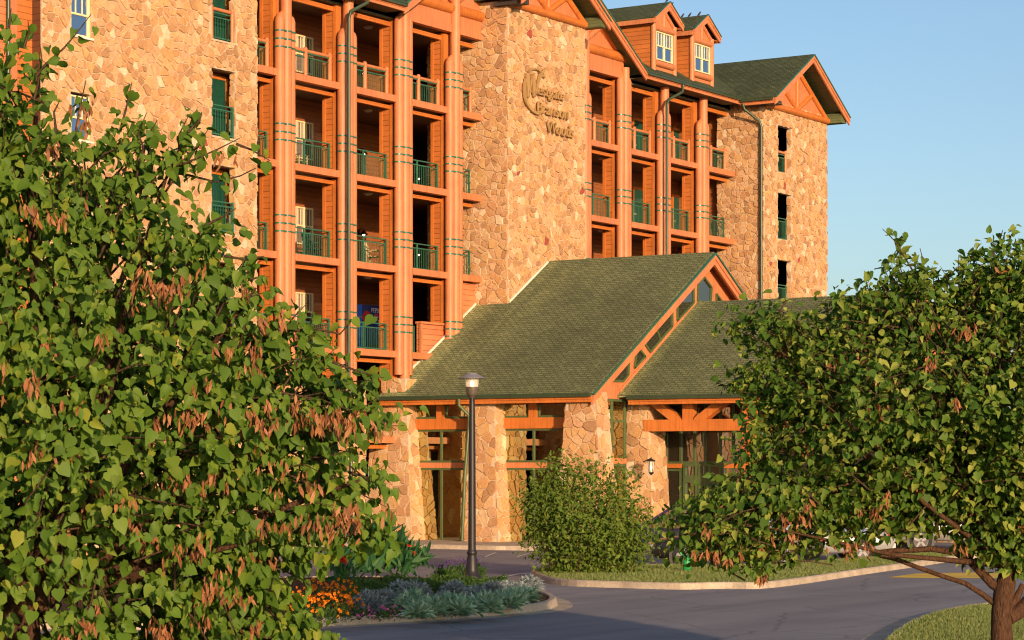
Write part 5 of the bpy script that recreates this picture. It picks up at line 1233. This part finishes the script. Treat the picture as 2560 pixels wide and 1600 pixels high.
# canna clumps with red spikes
for i, ((px, py, hh), wd) in enumerate(zip([(900, 1452, 1.15), (945, 1448, 1.35), (985, 1440, 1.25), (1020, 1436, 1.0), (1050, 1432, .8), (860, 1462, 1.0), (925, 1432, 1.5), (1005, 1448, .8)],
        ['left of the tallest one', 'in the middle of the clump', 'in front of the entrance glass', 'right of the middle', 'at the right edge of the clump', 'half hidden by the big tree', 'standing tallest of the clump', 'lowest in the front of the clump'])):
    c = bed(px, py); root = thing('canna_lily', (c[0], c[1], .13), 'broad-leaved dark green canna with red flowers ' + wd, 'plant', 'canna lilies on the island')
    g = np.random.default_rng(250+i); n = 46; P = np.c_[c[0]+g.normal(0, .12, n), c[1]+g.normal(0, .12, n), .13+g.uniform(.05, .6, n)*hh]
    tip = unit(g.normal(0, .55, (n, 3)) + np.array([0, 0, 1.0])); nr = unit(g.normal(0, 1, (n, 3)) + np.array([-.5, -.3, .2]))
    V, F = leaves(P, tip, nr, .42*hh*g.uniform(.7, 1.3, n), BROAD_V*np.array([.8, 1, 1]), STRAP_F); np_mesh('foliage', V, tri_fix(F), M['cannaleaf'], root)
    f = [(c[0]+g.normal(0, .16), c[1]+g.normal(0, .16), .13+hh*g.uniform(.75, 1.02)) for _ in range(2)]; blooms(root, f, .055, M['redpetal'], 260+i, per=7)
c = bed(855, 1500); root = rosette('red_geranium', c, .18, .75, 70, .14, M['bedgreen'], 270, BROAD_V, STRAP_F, 'single bright red flower head standing above the marigolds', 'flower', None, .8)
blooms(root, [(c[0], c[1], .13+.78), (c[0]+.04, c[1]-.05, .13+.74), (c[0]-.04, c[1]+.05, .13+.81), (c[0], c[1]-.08, .13+.82)], .075, M['redpetal'], 271, per=10)
for i, ((px, py), wd) in enumerate(zip([(1125, 1452), (1150, 1447), (1100, 1455), (1195, 1447)], ['in the middle of the purple spikes', 'touching the lamp post foot on the left', 'furthest left of the purple spikes', 'right behind the lamp post foot'])):
    c = bed(px, py); o = rosette('purple_salvia', c, .22, .4, 120, .14, M['bedgreen'], 280+i, LANCE_V, LANCE_F, 'small purple-spiked salvia ' + wd, 'flower', 'purple salvias behind the lamp post', 1.0)
    g = np.random.default_rng(290+i); blooms(o, [(c[0]+g.normal(0, .13), c[1]+g.normal(0, .13), .13+g.uniform(.32, .5)) for _ in range(16)], .035, M['violet'], 300+i, per=5)
# ground cover: low leaves nobody could count
g = np.random.default_rng(310); gp = [bed(*p) for p in ((880, 1505), (960, 1500), (1080, 1492), (1180, 1490), (1290, 1478), (1260, 1462), (1150, 1462), (1000, 1462), (880, 1470))]
lo = np.min(gp, 0); hi = np.max(gp, 0); q = g.uniform(lo, hi, (60000, 2)); q = q[in_poly(q, gp)][:15000]
hz = 0.16 + 0.10*np.sin(q[:, 0]*4.1)*np.sin(q[:, 1]*3.3); P = np.c_[q, .13 + g.uniform(.25, 1, len(q))*np.maximum(hz, .1)]
V, F = leaves(P, unit(g.normal(0, .8, (len(q), 3)) + np.array([0, 0, .5])), unit(g.normal(0, .6, (len(q), 3)) + np.array([0, 0, 1])), .075*g.uniform(.7, 1.3, len(q)), LANCE_V*np.array([1.6, 1, 1]), LANCE_F)
tag(np_mesh('ground_cover', V, tri_fix(F), M['bedgreen']), kind='stuff')

# ------------------------------------------------------------------ lamp post
M['black'] = paint('black_metal', (0.018, 0.015, 0.014), 0.45, 0.2); M['capgrey'] = paint('grey_cap_metal', (0.20, 0.19, 0.20), 0.5, 0.1)
M['bronzemetal'] = paint('dark_bronze_metal', (0.10, 0.08, 0.055), 0.4, 0.15)
lg = bpy.data.materials.new('clear_lamp_glass'); lg.use_nodes = True; b = lg.node_tree.nodes['Principled BSDF']
b.inputs['Base Color'].default_value = (0.80, 0.72, 0.60, 1); b.inputs['Roughness'].default_value = 0.25; b.inputs['Alpha'].default_value = 0.5; M['lampglass'] = lg
lx, ly = gnd(1180, 1457, 0.2); DLp = CA*lx + SA*ly
def lz_(py): return EYE + (1172 - py)*DLp/6040
lamp = thing('street_lamp', (lx, ly, 0.12), 'tall black lamp post with a wide flat cap standing in the flower bed', 'street lamp')
m = MB(); m.lathe((lx, ly, 0), [(.0, .10), (.27, .10), (.27, lz_(1449)), (.25, lz_(1447)), (0, lz_(1447))], 20); m.build('footing', M['kerb'], lamp)
z0 = lz_(1447)
m = MB(); m.lathe((lx, ly, 0), [(.0, z0), (.20, z0), (.20, z0+.04), (.185, z0+.08), (.15, z0+.12), (.135, z0+.20), (.115, z0+.45), (.095, z0+.50), (.095, z0+.52), (.115, z0+.55), (.115, z0+.58), (.09, z0+.62), (.085, lz_(1372))], 24)
m.build('base', M['black'], lamp)
m = MB(); m.lathe((lx, ly, 0), [(.083, lz_(1373)), (.083, lz_(1330)), (.078, lz_(1150)), (.062, lz_(1010)), (.055, lz_(992)), (.06, lz_(990))], 20); m.build('pole', M['black'], lamp)
m = MB(); m.lathe((lx, ly, 0), [(.05, lz_(996)), (.075, lz_(990)), (.115, lz_(987)), (.12, lz_(986)), (.135, lz_(975)), (.145, lz_(969)), (.145, lz_(967)), (.0, lz_(967))], 24); m.build('fitter', M['bronzemetal'], lamp)
m = MB(); m.lathe((lx, ly, 0), [(.135, lz_(968)), (.15, lz_(948)), (.152, lz_(946))], 32, False); m.build('lantern_glass', M['lampglass'], lamp)
m = MB(); m.lathe((lx, ly, 0), [(0, lz_(966)), (.025, lz_(966)), (.035, lz_(960)), (.03, lz_(954)), (0, lz_(951))], 12); m.build('bulb', M['bulb'], lamp)
m = MB(); m.lathe((lx, ly, 0), [(0, lz_(946)), (.16, lz_(946)), (.295, lz_(946.5)), (.30, lz_(945)), (.20, lz_(940)), (.115, lz_(934.5)), (.10, lz_(932.5)), (0, lz_(932.5))], 32, False); m.build('cap', M['capgrey'], lamp)

# wall lantern by the entrance
wl = Vector((72.62, onX(1628, 72.62), zat(1170, 72.62, onX(1628, 72.62))))
lan = thing('wall_lantern', wl, 'black carriage lantern lit beside the entrance door on the stone pillar', 'lantern')
m = MB(); m.lathe(wl, [(0, .48), (.02, .48), (.03, .40), (.17, .33), (.19, .30), (.15, .28)], 12, False); m.lathe(wl, [(.10, -.2), (.12, -.18), (.10, -.22), (.03, -.30), (0, -.32)], 12)
for k in range(6):
    t = k*math.pi/3; m.bar(wl + Vector((.145*math.cos(t), .145*math.sin(t), .28)), wl + Vector((.105*math.cos(t), .105*math.sin(t), -.18)), .018, .018)
m.bar(wl + Vector((0, 0, .42)), wl + Vector((.0, .42, .25)), .04, .04); m.build('frame', M['black'], lan)
m = MB(); m.lathe(wl, [(.10, -.17), (.14, .27)], 12, False); m.build('glass', M['lampglass'], lan)
m = MB(); m.lathe(wl, [(0, -.06), (.035, -.04), (.04, .02), (.02, .1), (0, .12)], 10); m.build('bulb', M['bulb'], lan)

for o_ in [lan]: o_.scale = (0.8, 0.8, 0.8)
# balcony ceiling lights and wall lamps
bn = {1: 'second bay from the stone block', 2: 'bay left of the stone sign tower column', 5: 'first bay right of the sign tower', 0: 'bay beside the left stone block'}
rowname = ['fifth', 'fourth', 'third', 'second', 'top']
def ceiling_light(x, y, z, label):
    t = thing('ceiling_light', (x, y, z), label, 'ceiling light', 'round ceiling lights on the balconies')
    m = MB(); m.lathe((x, y, z), [(0, 0), (.17, 0), (.18, -.03), (.165, -.045)], 18); m.build('rim', M['cream'], t)
    m = MB(); m.lathe((x, y, z), [(.16, -.04), (.14, -.075), (.07, -.10), (0, -.105)], 18); m.build('glass', M['whiteplastic'], t)
    return t
order = ['the ground floor', 'the second floor', 'the third floor', 'the fourth floor', 'the top floor']
for k in range(1, 5):
    z = (FL + [TOP])[k+1] + 0.02
    x = onY(920, 51.9); ceiling_light(x, 51.9, z, 'round ceiling light above %s balcony just right of the downpipe' % order[k])
    if k >= 2:
        x = onY(1505, 51.6); ceiling_light(x, 51.6, z, 'round ceiling light above %s balcony just right of the sign tower' % order[k])
def wall_lamp(x, y, z, label, lit=True):
    t = thing('wall_lamp', (x, y, z), label, 'wall lamp', 'black gooseneck wall lamps on the balconies')
    m = MB(); m.tube([(x, y, z+.1), (x, y-.10, z+.22), (x, y-.22, z+.20), (x, y-.25, z+.1)], .018, 8); m.lathe((x, y-.25, z), [(.0, .13), (.05, .12), (.16, .0), (.165, -.01), (.15, -.005)], 14); m.box(x-.06, x+.06, y-.02, y, z, z+.2)
    m.build('shade', M['black'], t); m = MB(); m.lathe((x, y-.25, z), [(0, .05), (.05, .03), (.055, -.01), (.03, -.05), (0, -.06)], 10); m.build('bulb', M['bulb'], t); return t
for k in range(1, 5):
    zf = FL[k] + .235
    wall_lamp(onY(810, BACKL-.05)-.05, BACKL-.05, zf+1.75, 'black lamp with a bright bulb on %s wall near the second column' % order[k])
    wall_lamp(onY(896, BACKM-.05), BACKM-.05, zf+1.62, 'black lamp on %s wall behind the downpipe bay' % order[k])
    wall_lamp(onY(1034, 55.5), 55.5, zf+1.35, 'lamp glowing in the dark passage of %s left of the sign tower' % order[k])
    if k >= 2: wall_lamp(onY(1613, BACK-.05), BACK-.05, zf+1.75, 'lamp beside the green door on %s right of the sign tower' % order[k])

# vending machine with its blue front
M['blue'] = paint('blue_panel', (0.01, 0.04, 0.22), 0.3, 0.1); M['red'] = paint('red_panel', (0.6, 0.03, 0.03), 0.3, 0.05); M['white'] = paint('white_panel', (0.75, 0.75, 0.75), 0.4, 0.04)
vz = FL[1] + .235; vX = onY(908, 52.4)
vm = thing('vending_machine', (vX, 52.4, vz), 'blue drinks vending machine behind the balcony railing above the entrance roof', 'vending machine')
MB().box(vX-.1, vX+1.1, 52.35, 53.1, vz+.02, vz+1.83).build('cabinet', M['blue'], vm)
m = MB(); m.box(vX+.86, vX+1.02, 52.30, 52.345, vz+.75, vz+1.3)
for i in range(7): m.box(vX+.88, vX+.94, 52.29, 52.30, vz+.8+.06*i, vz+.83+.06*i)
m.build('selection_panel', M['white'], vm)
m = MB(); m.tube([(vX+.15, 52.36, vz+1.35), (vX+.15, 52.33, vz+1.35)], .26, 24); m.build('emblem', M['red'], vm)
m = MB(); m.tube([(vX+.74, 52.36, vz+1.40), (vX+.74, 52.335, vz+1.40)], .13, 24); eo = m.build('emblem', M['white'], vm)
m = MB(); 
for i in range(9):
    t0 = math.pi*i/9; t1 = math.pi*(i+1)/9
    m.sheet([(vX+.74+.125*math.cos(t0), 52.328, vz+1.42+.108*math.sin(t0)), (vX+.74+.125*math.cos(t1), 52.328, vz+1.42+.108*math.sin(t1)), (vX+.74, 52.328, vz+1.42)])
m.build('red_half', M['red'], eo)
m = MB()
for i in range(9):
    t0 = -math.pi*i/9; t1 = -math.pi*(i+1)/9
    m.sheet([(vX+.74+.125*math.cos(t0), 52.328, vz+1.38+.108*math.sin(t0)), (vX+.74+.125*math.cos(t1), 52.328, vz+1.38+.108*math.sin(t1)), (vX+.74, 52.328, vz+1.38)])
m.build('blue_half', M['blue'], eo)
c = bpy.data.curves.new('t', 'FONT'); c.body = 'PEPSI'; c.size = .24; c.extrude = .004; to_ = bpy.data.objects.new('t', c); col.objects.link(to_); bpy.context.view_layer.update()
me = bpy.data.meshes.new_from_object(to_.evaluated_get(bpy.context.evaluated_depsgraph_get())); bpy.data.objects.remove(to_); me.materials.clear(); me.materials.append(M['white'])
me.transform(Matrix(((.95, 0, 0, .42), (0, 0, -1, -.06), (0, 1, 0, 1.57), (0, 0, 0, 1)))); o = bpy.data.objects.new('lettering', me); col.objects.link(o); o.parent = vm
m = MB(); m.box(vX+.2, vX+.8, 52.325, 52.345, vz+.15, vz+.38); m.build('dispenser_slot', M['black'], vm)
# room number plaque-like dark items are left to the lamps; balcony chairs
M['rattan'] = paint('pale_rattan', (0.55, 0.42, 0.2), 0.7, 0.2); M['greenseat'] = paint('dark_green_slats', (0.03, 0.08, 0.06), 0.5, 0.1)
def chair(x, y, z, rz, label, mat):
    t = thing('balcony_chair', (x, y, z), label, 'chair', 'chairs on the balconies'); ca, sa = math.cos(rz), math.sin(rz)
    def T(a, b, c_): return (x + a*ca - b*sa, y + a*sa + b*ca, z + c_)
    s = MB()
    for i in range(5): s.bar(T(-.24, -.2+.1*i, .42), T(.24, -.2+.1*i, .42), .075, .025)
    s.build('seat', M[mat], t); k = MB()
    for i in range(6): k.bar(T(-.22+.088*i, .24, .45), T(-.22+.088*i, .38, .98), .06, .02, (0, 1, 0))
    k.bar(T(-.25, .37, .96), T(.25, .37, .96), .05, .06); k.build('backrest', M[mat], t)
    for a in (-.24, .24):
        for b_ in (-.22, .26): MB().bar(T(a, b_, 0), T(a, b_, .62 if b_ < 0 else .45), .045, .045, (0, 1, 0)).build('leg', M[mat], t)
        MB().bar(T(a*1.05, -.26, .64), T(a*1.05, .3, .64), .07, .03).build('arm', M[mat], t)
    return t
zf3 = FL[2] + .235
chair(onY(785, 51.3), 51.3, zf3, 1.3, 'dark green slatted chair behind the third floor railing left of the downpipe', 'greenseat')
chair(onY(938, 51.2), 51.2, zf3, 0.4, 'pale wicker chair low behind the third floor railing right of the downpipe', 'rattan')
chair(onY(745, 51.6), 51.6, FL[3]+.235, 0.0, 'pale slatted chair behind the fourth floor railing under the lit window', 'rattan')

# birds on the dormer ridges
M['bird'] = paint('dark_feathers', (0.04, 0.035, 0.035), 0.6, 0.2)
def bird(px, py, Y, label, s=0.75):
    X = onY(px, Y); z = zat(py, X, Y); t = thing('bird', (X, Y, z), label, 'bird', 'small dark birds on the dormer ridges')
    c = Vector((X, Y, z)); m = MB()
    m.tube([c + Vector((0, .14, -.02))*s, c + Vector((0, .05, .05))*s, c + Vector((0, -.01, .10))*s, c + Vector((0, -.05, .155))*s, c + Vector((0, -.075, .19))*s, c + Vector((0, -.105, .20))*s, c + Vector((0, -.135, .195))*s], [.012*s, .045*s, .055*s, .045*s, .036*s, .03*s, .006*s], 10)
    m.build('body', M['bird'], t); m = MB()
    for q in (-.018, .018): m.tube([c + Vector((q*s, .0, .06*s)), c + Vector((q*s, -.01, 0))], .006, 5)
    m.build('legs', M['bird'], t); return t
def ridge_y(px, xc): return onX(px, xc)
bird(1668.5, 4.0, 49.75, 'dark bird at the gable peak of the left dormer'); bird(1679, 16, 49.72, 'dark bird perched on the right slope of the left dormer')
for px, lb in ((1706, 'leftmost bird on the ridge of the right dormer'), (1724, 'middle bird on the ridge of the right dormer'), (1748, 'bird nearest the peak of the right dormer')):
    y = ridge_y(px, 93.95); X = 93.95; z = 22.60; t = bird(px, 0, y, lb); t.location = (X, y, z)

# ------------------------------------------------------------------ cars behind the right-hand tree
M['tyre'] = paint('tyre_rubber', (0.02, 0.02, 0.02), 0.85, 0.1); m_, b_ = newmat('alloy', 0.5, (0.14, 0.14, 0.15), 0.4, 0.6); M['alloy'] = m_
def carpaint(name, c, metal=0.3):
    m, b = newmat(name, 0.28, c, 0.5, metal); b.inputs['Coat Weight'].default_value = 0.6; b.inputs['Coat Roughness'].default_value = 0.05; return m
M['silvercar'] = carpaint('silver_car_paint', (0.34, 0.32, 0.29), 0.4); M['blackcar'] = carpaint('black_car_paint', (0.02, 0.018, 0.016)); M['whitecar'] = carpaint('white_car_paint', (0.30, 0.30, 0.30), 0.0); M['bluecar'] = carpaint('dark_blue_car_paint', (0.02, 0.025, 0.10))
M['carglass'] = glass('car_window_glass', 0.35, (0.8, 0.85, 0.9), (0.01, 0.012, 0.014)); M['headlamp'] = carpaint('lamp_cluster', (0.7, 0.7, 0.68), 0.4); M['taillamp'] = carpaint('red_lamp_cluster', (0.4, 0.02, 0.015), 0.0)
def car(name, loc, heading, mat, label, tall=1.45, length=4.6, wid=1.8, kind='sedan', wr=0.33, cat='car', group='cars parked behind the grass median'):
    t = thing(name, (*loc, 0), label, cat, group); H = math.radians(heading); ca, sa = math.cos(H), math.sin(H); l2 = length/2
    def T(x, y, z): return Vector((loc[0] + x*ca - y*sa, loc[1] + x*sa + y*ca, z))
    belt = tall*0.60; hood = belt*0.93; axF, axR = l2 - 0.88, -l2 + 0.95
    prof = [(-l2, .42, belt*.80), (-l2+.12, .30, belt*.96), (-l2+.5, .26, belt), (-1.1, .24, belt), (0, .24, belt), (.75, .24, belt*.985), (1.2, .25, hood), (l2-.5, .26, hood*.93), (l2-.15, .29, hood*.82), (l2, .40, hood*.62)]
    if kind == 'pickup': prof = [(-l2, .5, belt*1.0), (-l2+.08, .42, belt*1.04), (-l2+.5, .38, belt*1.04), (-1.1, .36, belt*1.04), (0, .36, belt), (.75, .36, belt), (1.2, .38, hood*1.02), (l2-.5, .38, hood), (l2-.15, .40, hood*.94), (l2, .46, hood*.8)]
    body = MB(); secs = []
    for i, (x, zb, zt) in enumerate(prof):
        hw = wid/2*(0.86 if i in (0, len(prof)-1) else 0.97 if i in (1, len(prof)-2) else 1.0); r = []
        for (fy, fz) in ((0, 0), (.80, 0), (.95, .10), (1.0, .42), (.985, .75), (.93, .95), (.82, 1.0), (0, 1.02)): r.append((hw*fy, zb + (zt-zb)*fz))
        secs.append([T(x, y, z) for y, z in r] + [T(x, -y, z) for y, z in r[::-1][1:-1]])
    n = len(secs[0]); vs = [p for s in secs for p in s]; fs = []
    for i in range(len(secs)-1):
        for k in range(n): fs.append((i*n+k, i*n+(k+1) % n, (i+1)*n+(k+1) % n, (i+1)*n+k))
    body.add(vs, fs, True); body.add(secs[0], [tuple(range(n))]); body.add(secs[-1], [tuple(range(n))[::-1]])
    bo = body.build('body', M[mat], t)
    # wheel arches
    for ax in (axF, axR):
        for s in (-1, 1):
            a = MB(); a.tube([T(ax, s*(wid/2-.25), wr), T(ax, s*(wid/2+.004), wr)], wr*1.18, 24); a.build('wheel_arch', M['black'], bo)
            w_ = MB(); w_.lathe((0, 0, 0), [(wr*.62, -.10), (wr*.9, -.11), (wr, -.08), (wr, .08), (wr*.9, .11), (wr*.62, .10)], 28)
            w_.v = [tuple(T(ax + x, s*(wid/2-.09) + z, wr + y)) for x, y, z in w_.v]; wo = w_.build('wheel', M['tyre'], t)
            q = MB(); q.tube([T(ax, s*(wid/2-.17), wr), T(ax, s*(wid/2-.04), wr)], wr*.63, 24); q.build('rim_dish', M['black'], wo)
            q = MB(); y_ = s*(wid/2-.012)
            for k in range(5):
                th = k*2*math.pi/5 + .3; q.bar(T(ax, y_, wr), T(ax + wr*.6*math.cos(th), y_, wr + wr*.6*math.sin(th)), .075, .04, (T(0, 1, 0) - T(0, 0, 0)))
            q.tube([T(ax + wr*.62*math.cos(th_), y_, wr + wr*.62*math.sin(th_)) for th_ in [i*2*math.pi/24 for i in range(25)]], .022, 6, caps=False); q.build('rim', M['alloy'], wo)
    # cabin
    if kind == 'pickup': cab = [(-.55, belt*1.02), (-.45, tall), (.55, tall), (1.15, hood)]
    elif kind == 'suv': cab = [(-l2+.15, belt), (-l2+.5, tall*.98), (.2, tall), (1.2, hood)]
    else: cab = [(-l2+.65, belt), (-.85, tall*.98), (.05, tall), (1.15, hood)]
    c = MB(); r = .76 if kind != 'suv' else .82; hb = wid/2*.93; ht = wid/2*r
    A = [T(x, (hb if i in (0, 3) else ht), z-.01) for i, (x, z) in enumerate(cab)]; B = [T(x, -(hb if i in (0, 3) else ht), z-.01) for i, (x, z) in enumerate(cab)]
    c.add(A + B, [(0, 1, 2, 3), (7, 6, 5, 4), (0, 4, 5, 1), (2, 6, 7, 3)]); c.build('windows', M['carglass'], t)
    f = MB(); f.prism([A[1] + Vector((0, 0, .005)), A[2] + Vector((0, 0, .005)), B[2] + Vector((0, 0, .005)), B[1] + Vector((0, 0, .005))], (0, 0, .035))
    for X_ in (A, B):
        f.bar(X_[0], X_[1], .07, .05, (T(0, 1, 0) - T(0, 0, 0))); f.bar(X_[2], X_[3], .06, .05, (T(0, 1, 0) - T(0, 0, 0)))
        m0 = X_[0].lerp(X_[3], .5); m1 = X_[1].lerp(X_[2], .5); f.bar(m0, m1, .07, .05, (T(0, 1, 0) - T(0, 0, 0)))
    f.build('roof', M[mat], t)
    zl = prof[-2][2]*.82
    for s in (-1, 1):
        q = MB(); p0 = T(l2-.30, s*wid*.36, zl); q.bar(T(l2-.34, s*wid*.40, zl+.02), T(l2-.02, s*wid*.31, zl-.03), .16, .15); q.build('headlight', M['headlamp'], t)
        q = MB(); q.bar(T(-l2+.02, s*wid*.40, belt*.86), T(-l2+.22, s*wid*.455, belt*.88), .12, .16); q.build('taillight', M['taillamp'], t)
        q = MB(); q.bar(T(1.0, s*wid*.5, belt*1.02), T(1.06, s*wid*.60, belt*1.06), .14, .11); q.build('mirror', M[mat], t)
    q = MB()
    for i in range(5): q.bar(T(l2+.01, -wid*.22, zl-.13+.055*i), T(l2+.01, wid*.22, zl-.13+.055*i), .05, .022)
    q.build('grille', M['alloy'], t)
    q = MB(); q.bar(T(l2-.02, -wid*.42, .43), T(l2-.02, wid*.42, .43), .14, .15); q.build('bumper', M[mat] if kind != 'pickup' else M['alloy'], t)
    q = MB(); q.bar(T(-l2+.02, -wid*.42, .45), T(-l2+.02, wid*.42, .45), .14, .15); q.build('bumper', M[mat] if kind != 'pickup' else M['alloy'], t)
    return t
def car_at(px, py, wheel_off, heading):
    x, y = gnd(px, py); h = math.radians(heading); return (x - wheel_off*math.cos(h), y - wheel_off*math.sin(h))
hd = 122.0                                        # facing left across the view
car('pickup_truck', car_at(2272, 1381, 1.9, hd + 12), hd + 12, 'silvercar', 'silver pickup truck with its front wheel showing under the right tree', 1.85, 5.5, 1.95, 'pickup', .40, 'truck')
car('parked_car', car_at(1962, 1420, -1.35, hd), hd, 'blackcar', 'black car with a bright alloy wheel half hidden behind the right tree', 1.6, 4.6, 1.85, 'suv', .35)
car('parked_car', car_at(2110, 1402, -1.0, hd + 5), hd + 5, 'whitecar', 'white car low behind the grass strip between the black car and the silver truck', 1.45, 4.6, 1.8, 'sedan', .33)
car('parked_car', (67.5, 36.6), 84, 'bluecar', 'dark blue car whose roof shows above the leaves by the entrance porch', 1.42, 4.5, 1.75, 'sedan', .32)

# green standpipe under the tree and the blue parking sign by the facade
M['brightgreen'] = paint('bright_green_paint', (0.02, 0.30, 0.08), 0.4, 0.1)
gx, gy_ = gnd(1717, 1428, .13); t = thing('standpipe', (gx, gy_, .12), 'bright green standpipe with a valve on the grass under the right tree', 'pipe')
m = MB(); m.lathe((gx, gy_, .1), [(0, 0), (.10, 0), (.10, .30), (.085, .32), (.07, .34), (.07, .42), (0, .44)], 14); m.build('barrel', M['brightgreen'], t)
m = MB(); m.tube([(gx-.12, gy_+.12, .48), (gx+.12, gy_-.12, .48)], .04, 10); m.tube([(gx, gy_, .42), (gx-.1, gy_+.15, .60)], .025, 8); m.build('valve', M['brightgreen'], t)
s_ = at(856, 1228, 74.0); t = thing('parking_sign', (s_.x, s_.y, 0.0), 'small blue and white parking sign on a post seen between the leaves', 'sign')
e1 = Vector((SA, -CA, 0)); MB().tube([(s_.x, s_.y, 0), (s_.x, s_.y, s_.z+.28)], .03, 8).build('post', M['capgrey'], t)
m = MB(); m.prism([s_ + e1*a - Vector((CA, SA, 0))*.04 + UZ*b_ for a, b_ in ((-.15, -.24), (.15, -.24), (.15, .24), (-.15, .24))], Vector((-CA, -SA, 0))*.012); m.build('panel', M['white'], t)
m = MB(); m.prism([s_ + e1*a - Vector((CA, SA, 0))*.055 + UZ*b_ for a, b_ in ((-.13, -.22), (.13, -.22), (.13, .22), (-.13, .22))], Vector((-CA, -SA, 0))*.008); m.build('face', M['blue'], t)
m = MB(); F_ = -Vector((CA, SA, 0))*.068
m.tube([s_ + F_ + e1*.02*0 + UZ*.12, s_ + F_ + UZ*.14], .03, 10); m.bar(s_ + F_ + UZ*.09, s_ + F_ - UZ*.02, .03, .008, e1); m.bar(s_ + F_ - UZ*.02, s_ + F_ + e1*.07 - UZ*.02, .03, .008); m.bar(s_ + F_ + e1*.07 - UZ*.02, s_ + F_ + e1*.1 - UZ*.12, .03, .008)
m.tube([s_ + F_ + e1*(.08*math.cos(a)) + UZ*(-.06 + .08*math.sin(a)) for a in [math.pi*.6 + i*math.pi*1.2/10 for i in range(11)]], .012, 6); m.build('symbol', M['white'], t)

M['redbox'] = paint('faded_red_box', (0.45, 0.10, 0.06), 0.5, 0.1)
for k, lb in ((4, 'small reddish box fixture under the top floor ceiling beside the right stone tower'), (3, 'small reddish box fixture under the fourth floor ceiling beside the right stone tower')):
    z = (FL + [TOP])[k+1] - 0.42; x = onY(1788, 52.0); t = thing('box_fixture', (x, 52.0, z), lb, 'light fixture', 'box fixtures by the right stone tower')
    MB().box(x-.2, x+.2, 51.92, 52.0, z, z+.3).build('box', M['redbox'], t); MB().box(x-.03, x+.03, 51.94, 51.98, z+.3, z+.44).build('bracket', M['black'], t)
# trees beyond the building, seen only through gaps
M['farleaf'] = leafmat('distant_leaves', [(0.03, 0.06, 0.012), (0.05, 0.085, 0.018), (0.07, 0.11, 0.025)], 0.25)
ft = [(150, 52, 8), (158, 40, 9.5), (150, 30, 8.5), (146, 20, 7.5), (140, 8, 8)]
fw = ['leftmost of the far trees behind the porch', 'tallest of the far trees behind the right tree', 'far tree behind the middle of the right tree', 'lowest of the far trees behind the silver truck', 'far tree at the right edge behind the right tree']
for i, ((x, y, h), lb) in enumerate(zip(ft, fw)):
    t = thing('distant_tree', (x, y, 0), 'dark green broadleaf tree, ' + lb, 'tree', 'trees beyond the hotel'); g = np.random.default_rng(400+i)
    n = 5000; d = unit(g.normal(0, 1, (n, 3)))*(g.random((n, 1))**.4); lump = 1 + .18*np.sin(d[:, :1]*6+i)*np.cos(d[:, 1:2]*5)
    P = np.array([x, y, h*.6]) + d*lump*np.array([h*.45, h*.45, h*.42]); V, F = leaves(P, unit(g.normal(0, 1, (n, 3))), unit(d + g.normal(0, .5, (n, 3))), .45*g.uniform(.6, 1.2, n), HEART_V, HEART_F)
    np_mesh('crown', V, F, M['farleaf'], t); m = MB(); m.tube([(x, y, -.1), (x, y, h*.3), (x+.2, y, h*.7)], [.28, .2, .06], 8); m.build('trunk', M['bark'], t)

g = np.random.default_rng(500); n = 26000; a = g.uniform(R(-12), R(64), n); rr_ = g.uniform(185, 215, n); hz = 7 + 2.5*np.sin(a*31) + 1.5*np.sin(a*77+1)
P = np.c_[rr_*np.cos(a), rr_*np.sin(a), g.random(n)**.7*hz]
V, F = leaves(P, unit(g.normal(0, 1, (n, 3))), unit(g.normal(0, .6, (n, 3)) + np.array([-.6, -.5, .3])), 1.5*g.uniform(.6, 1.3, n), HEART_V, HEART_F); tag(np_mesh('woodland', V, F, M['farleaf']), kind='stuff')
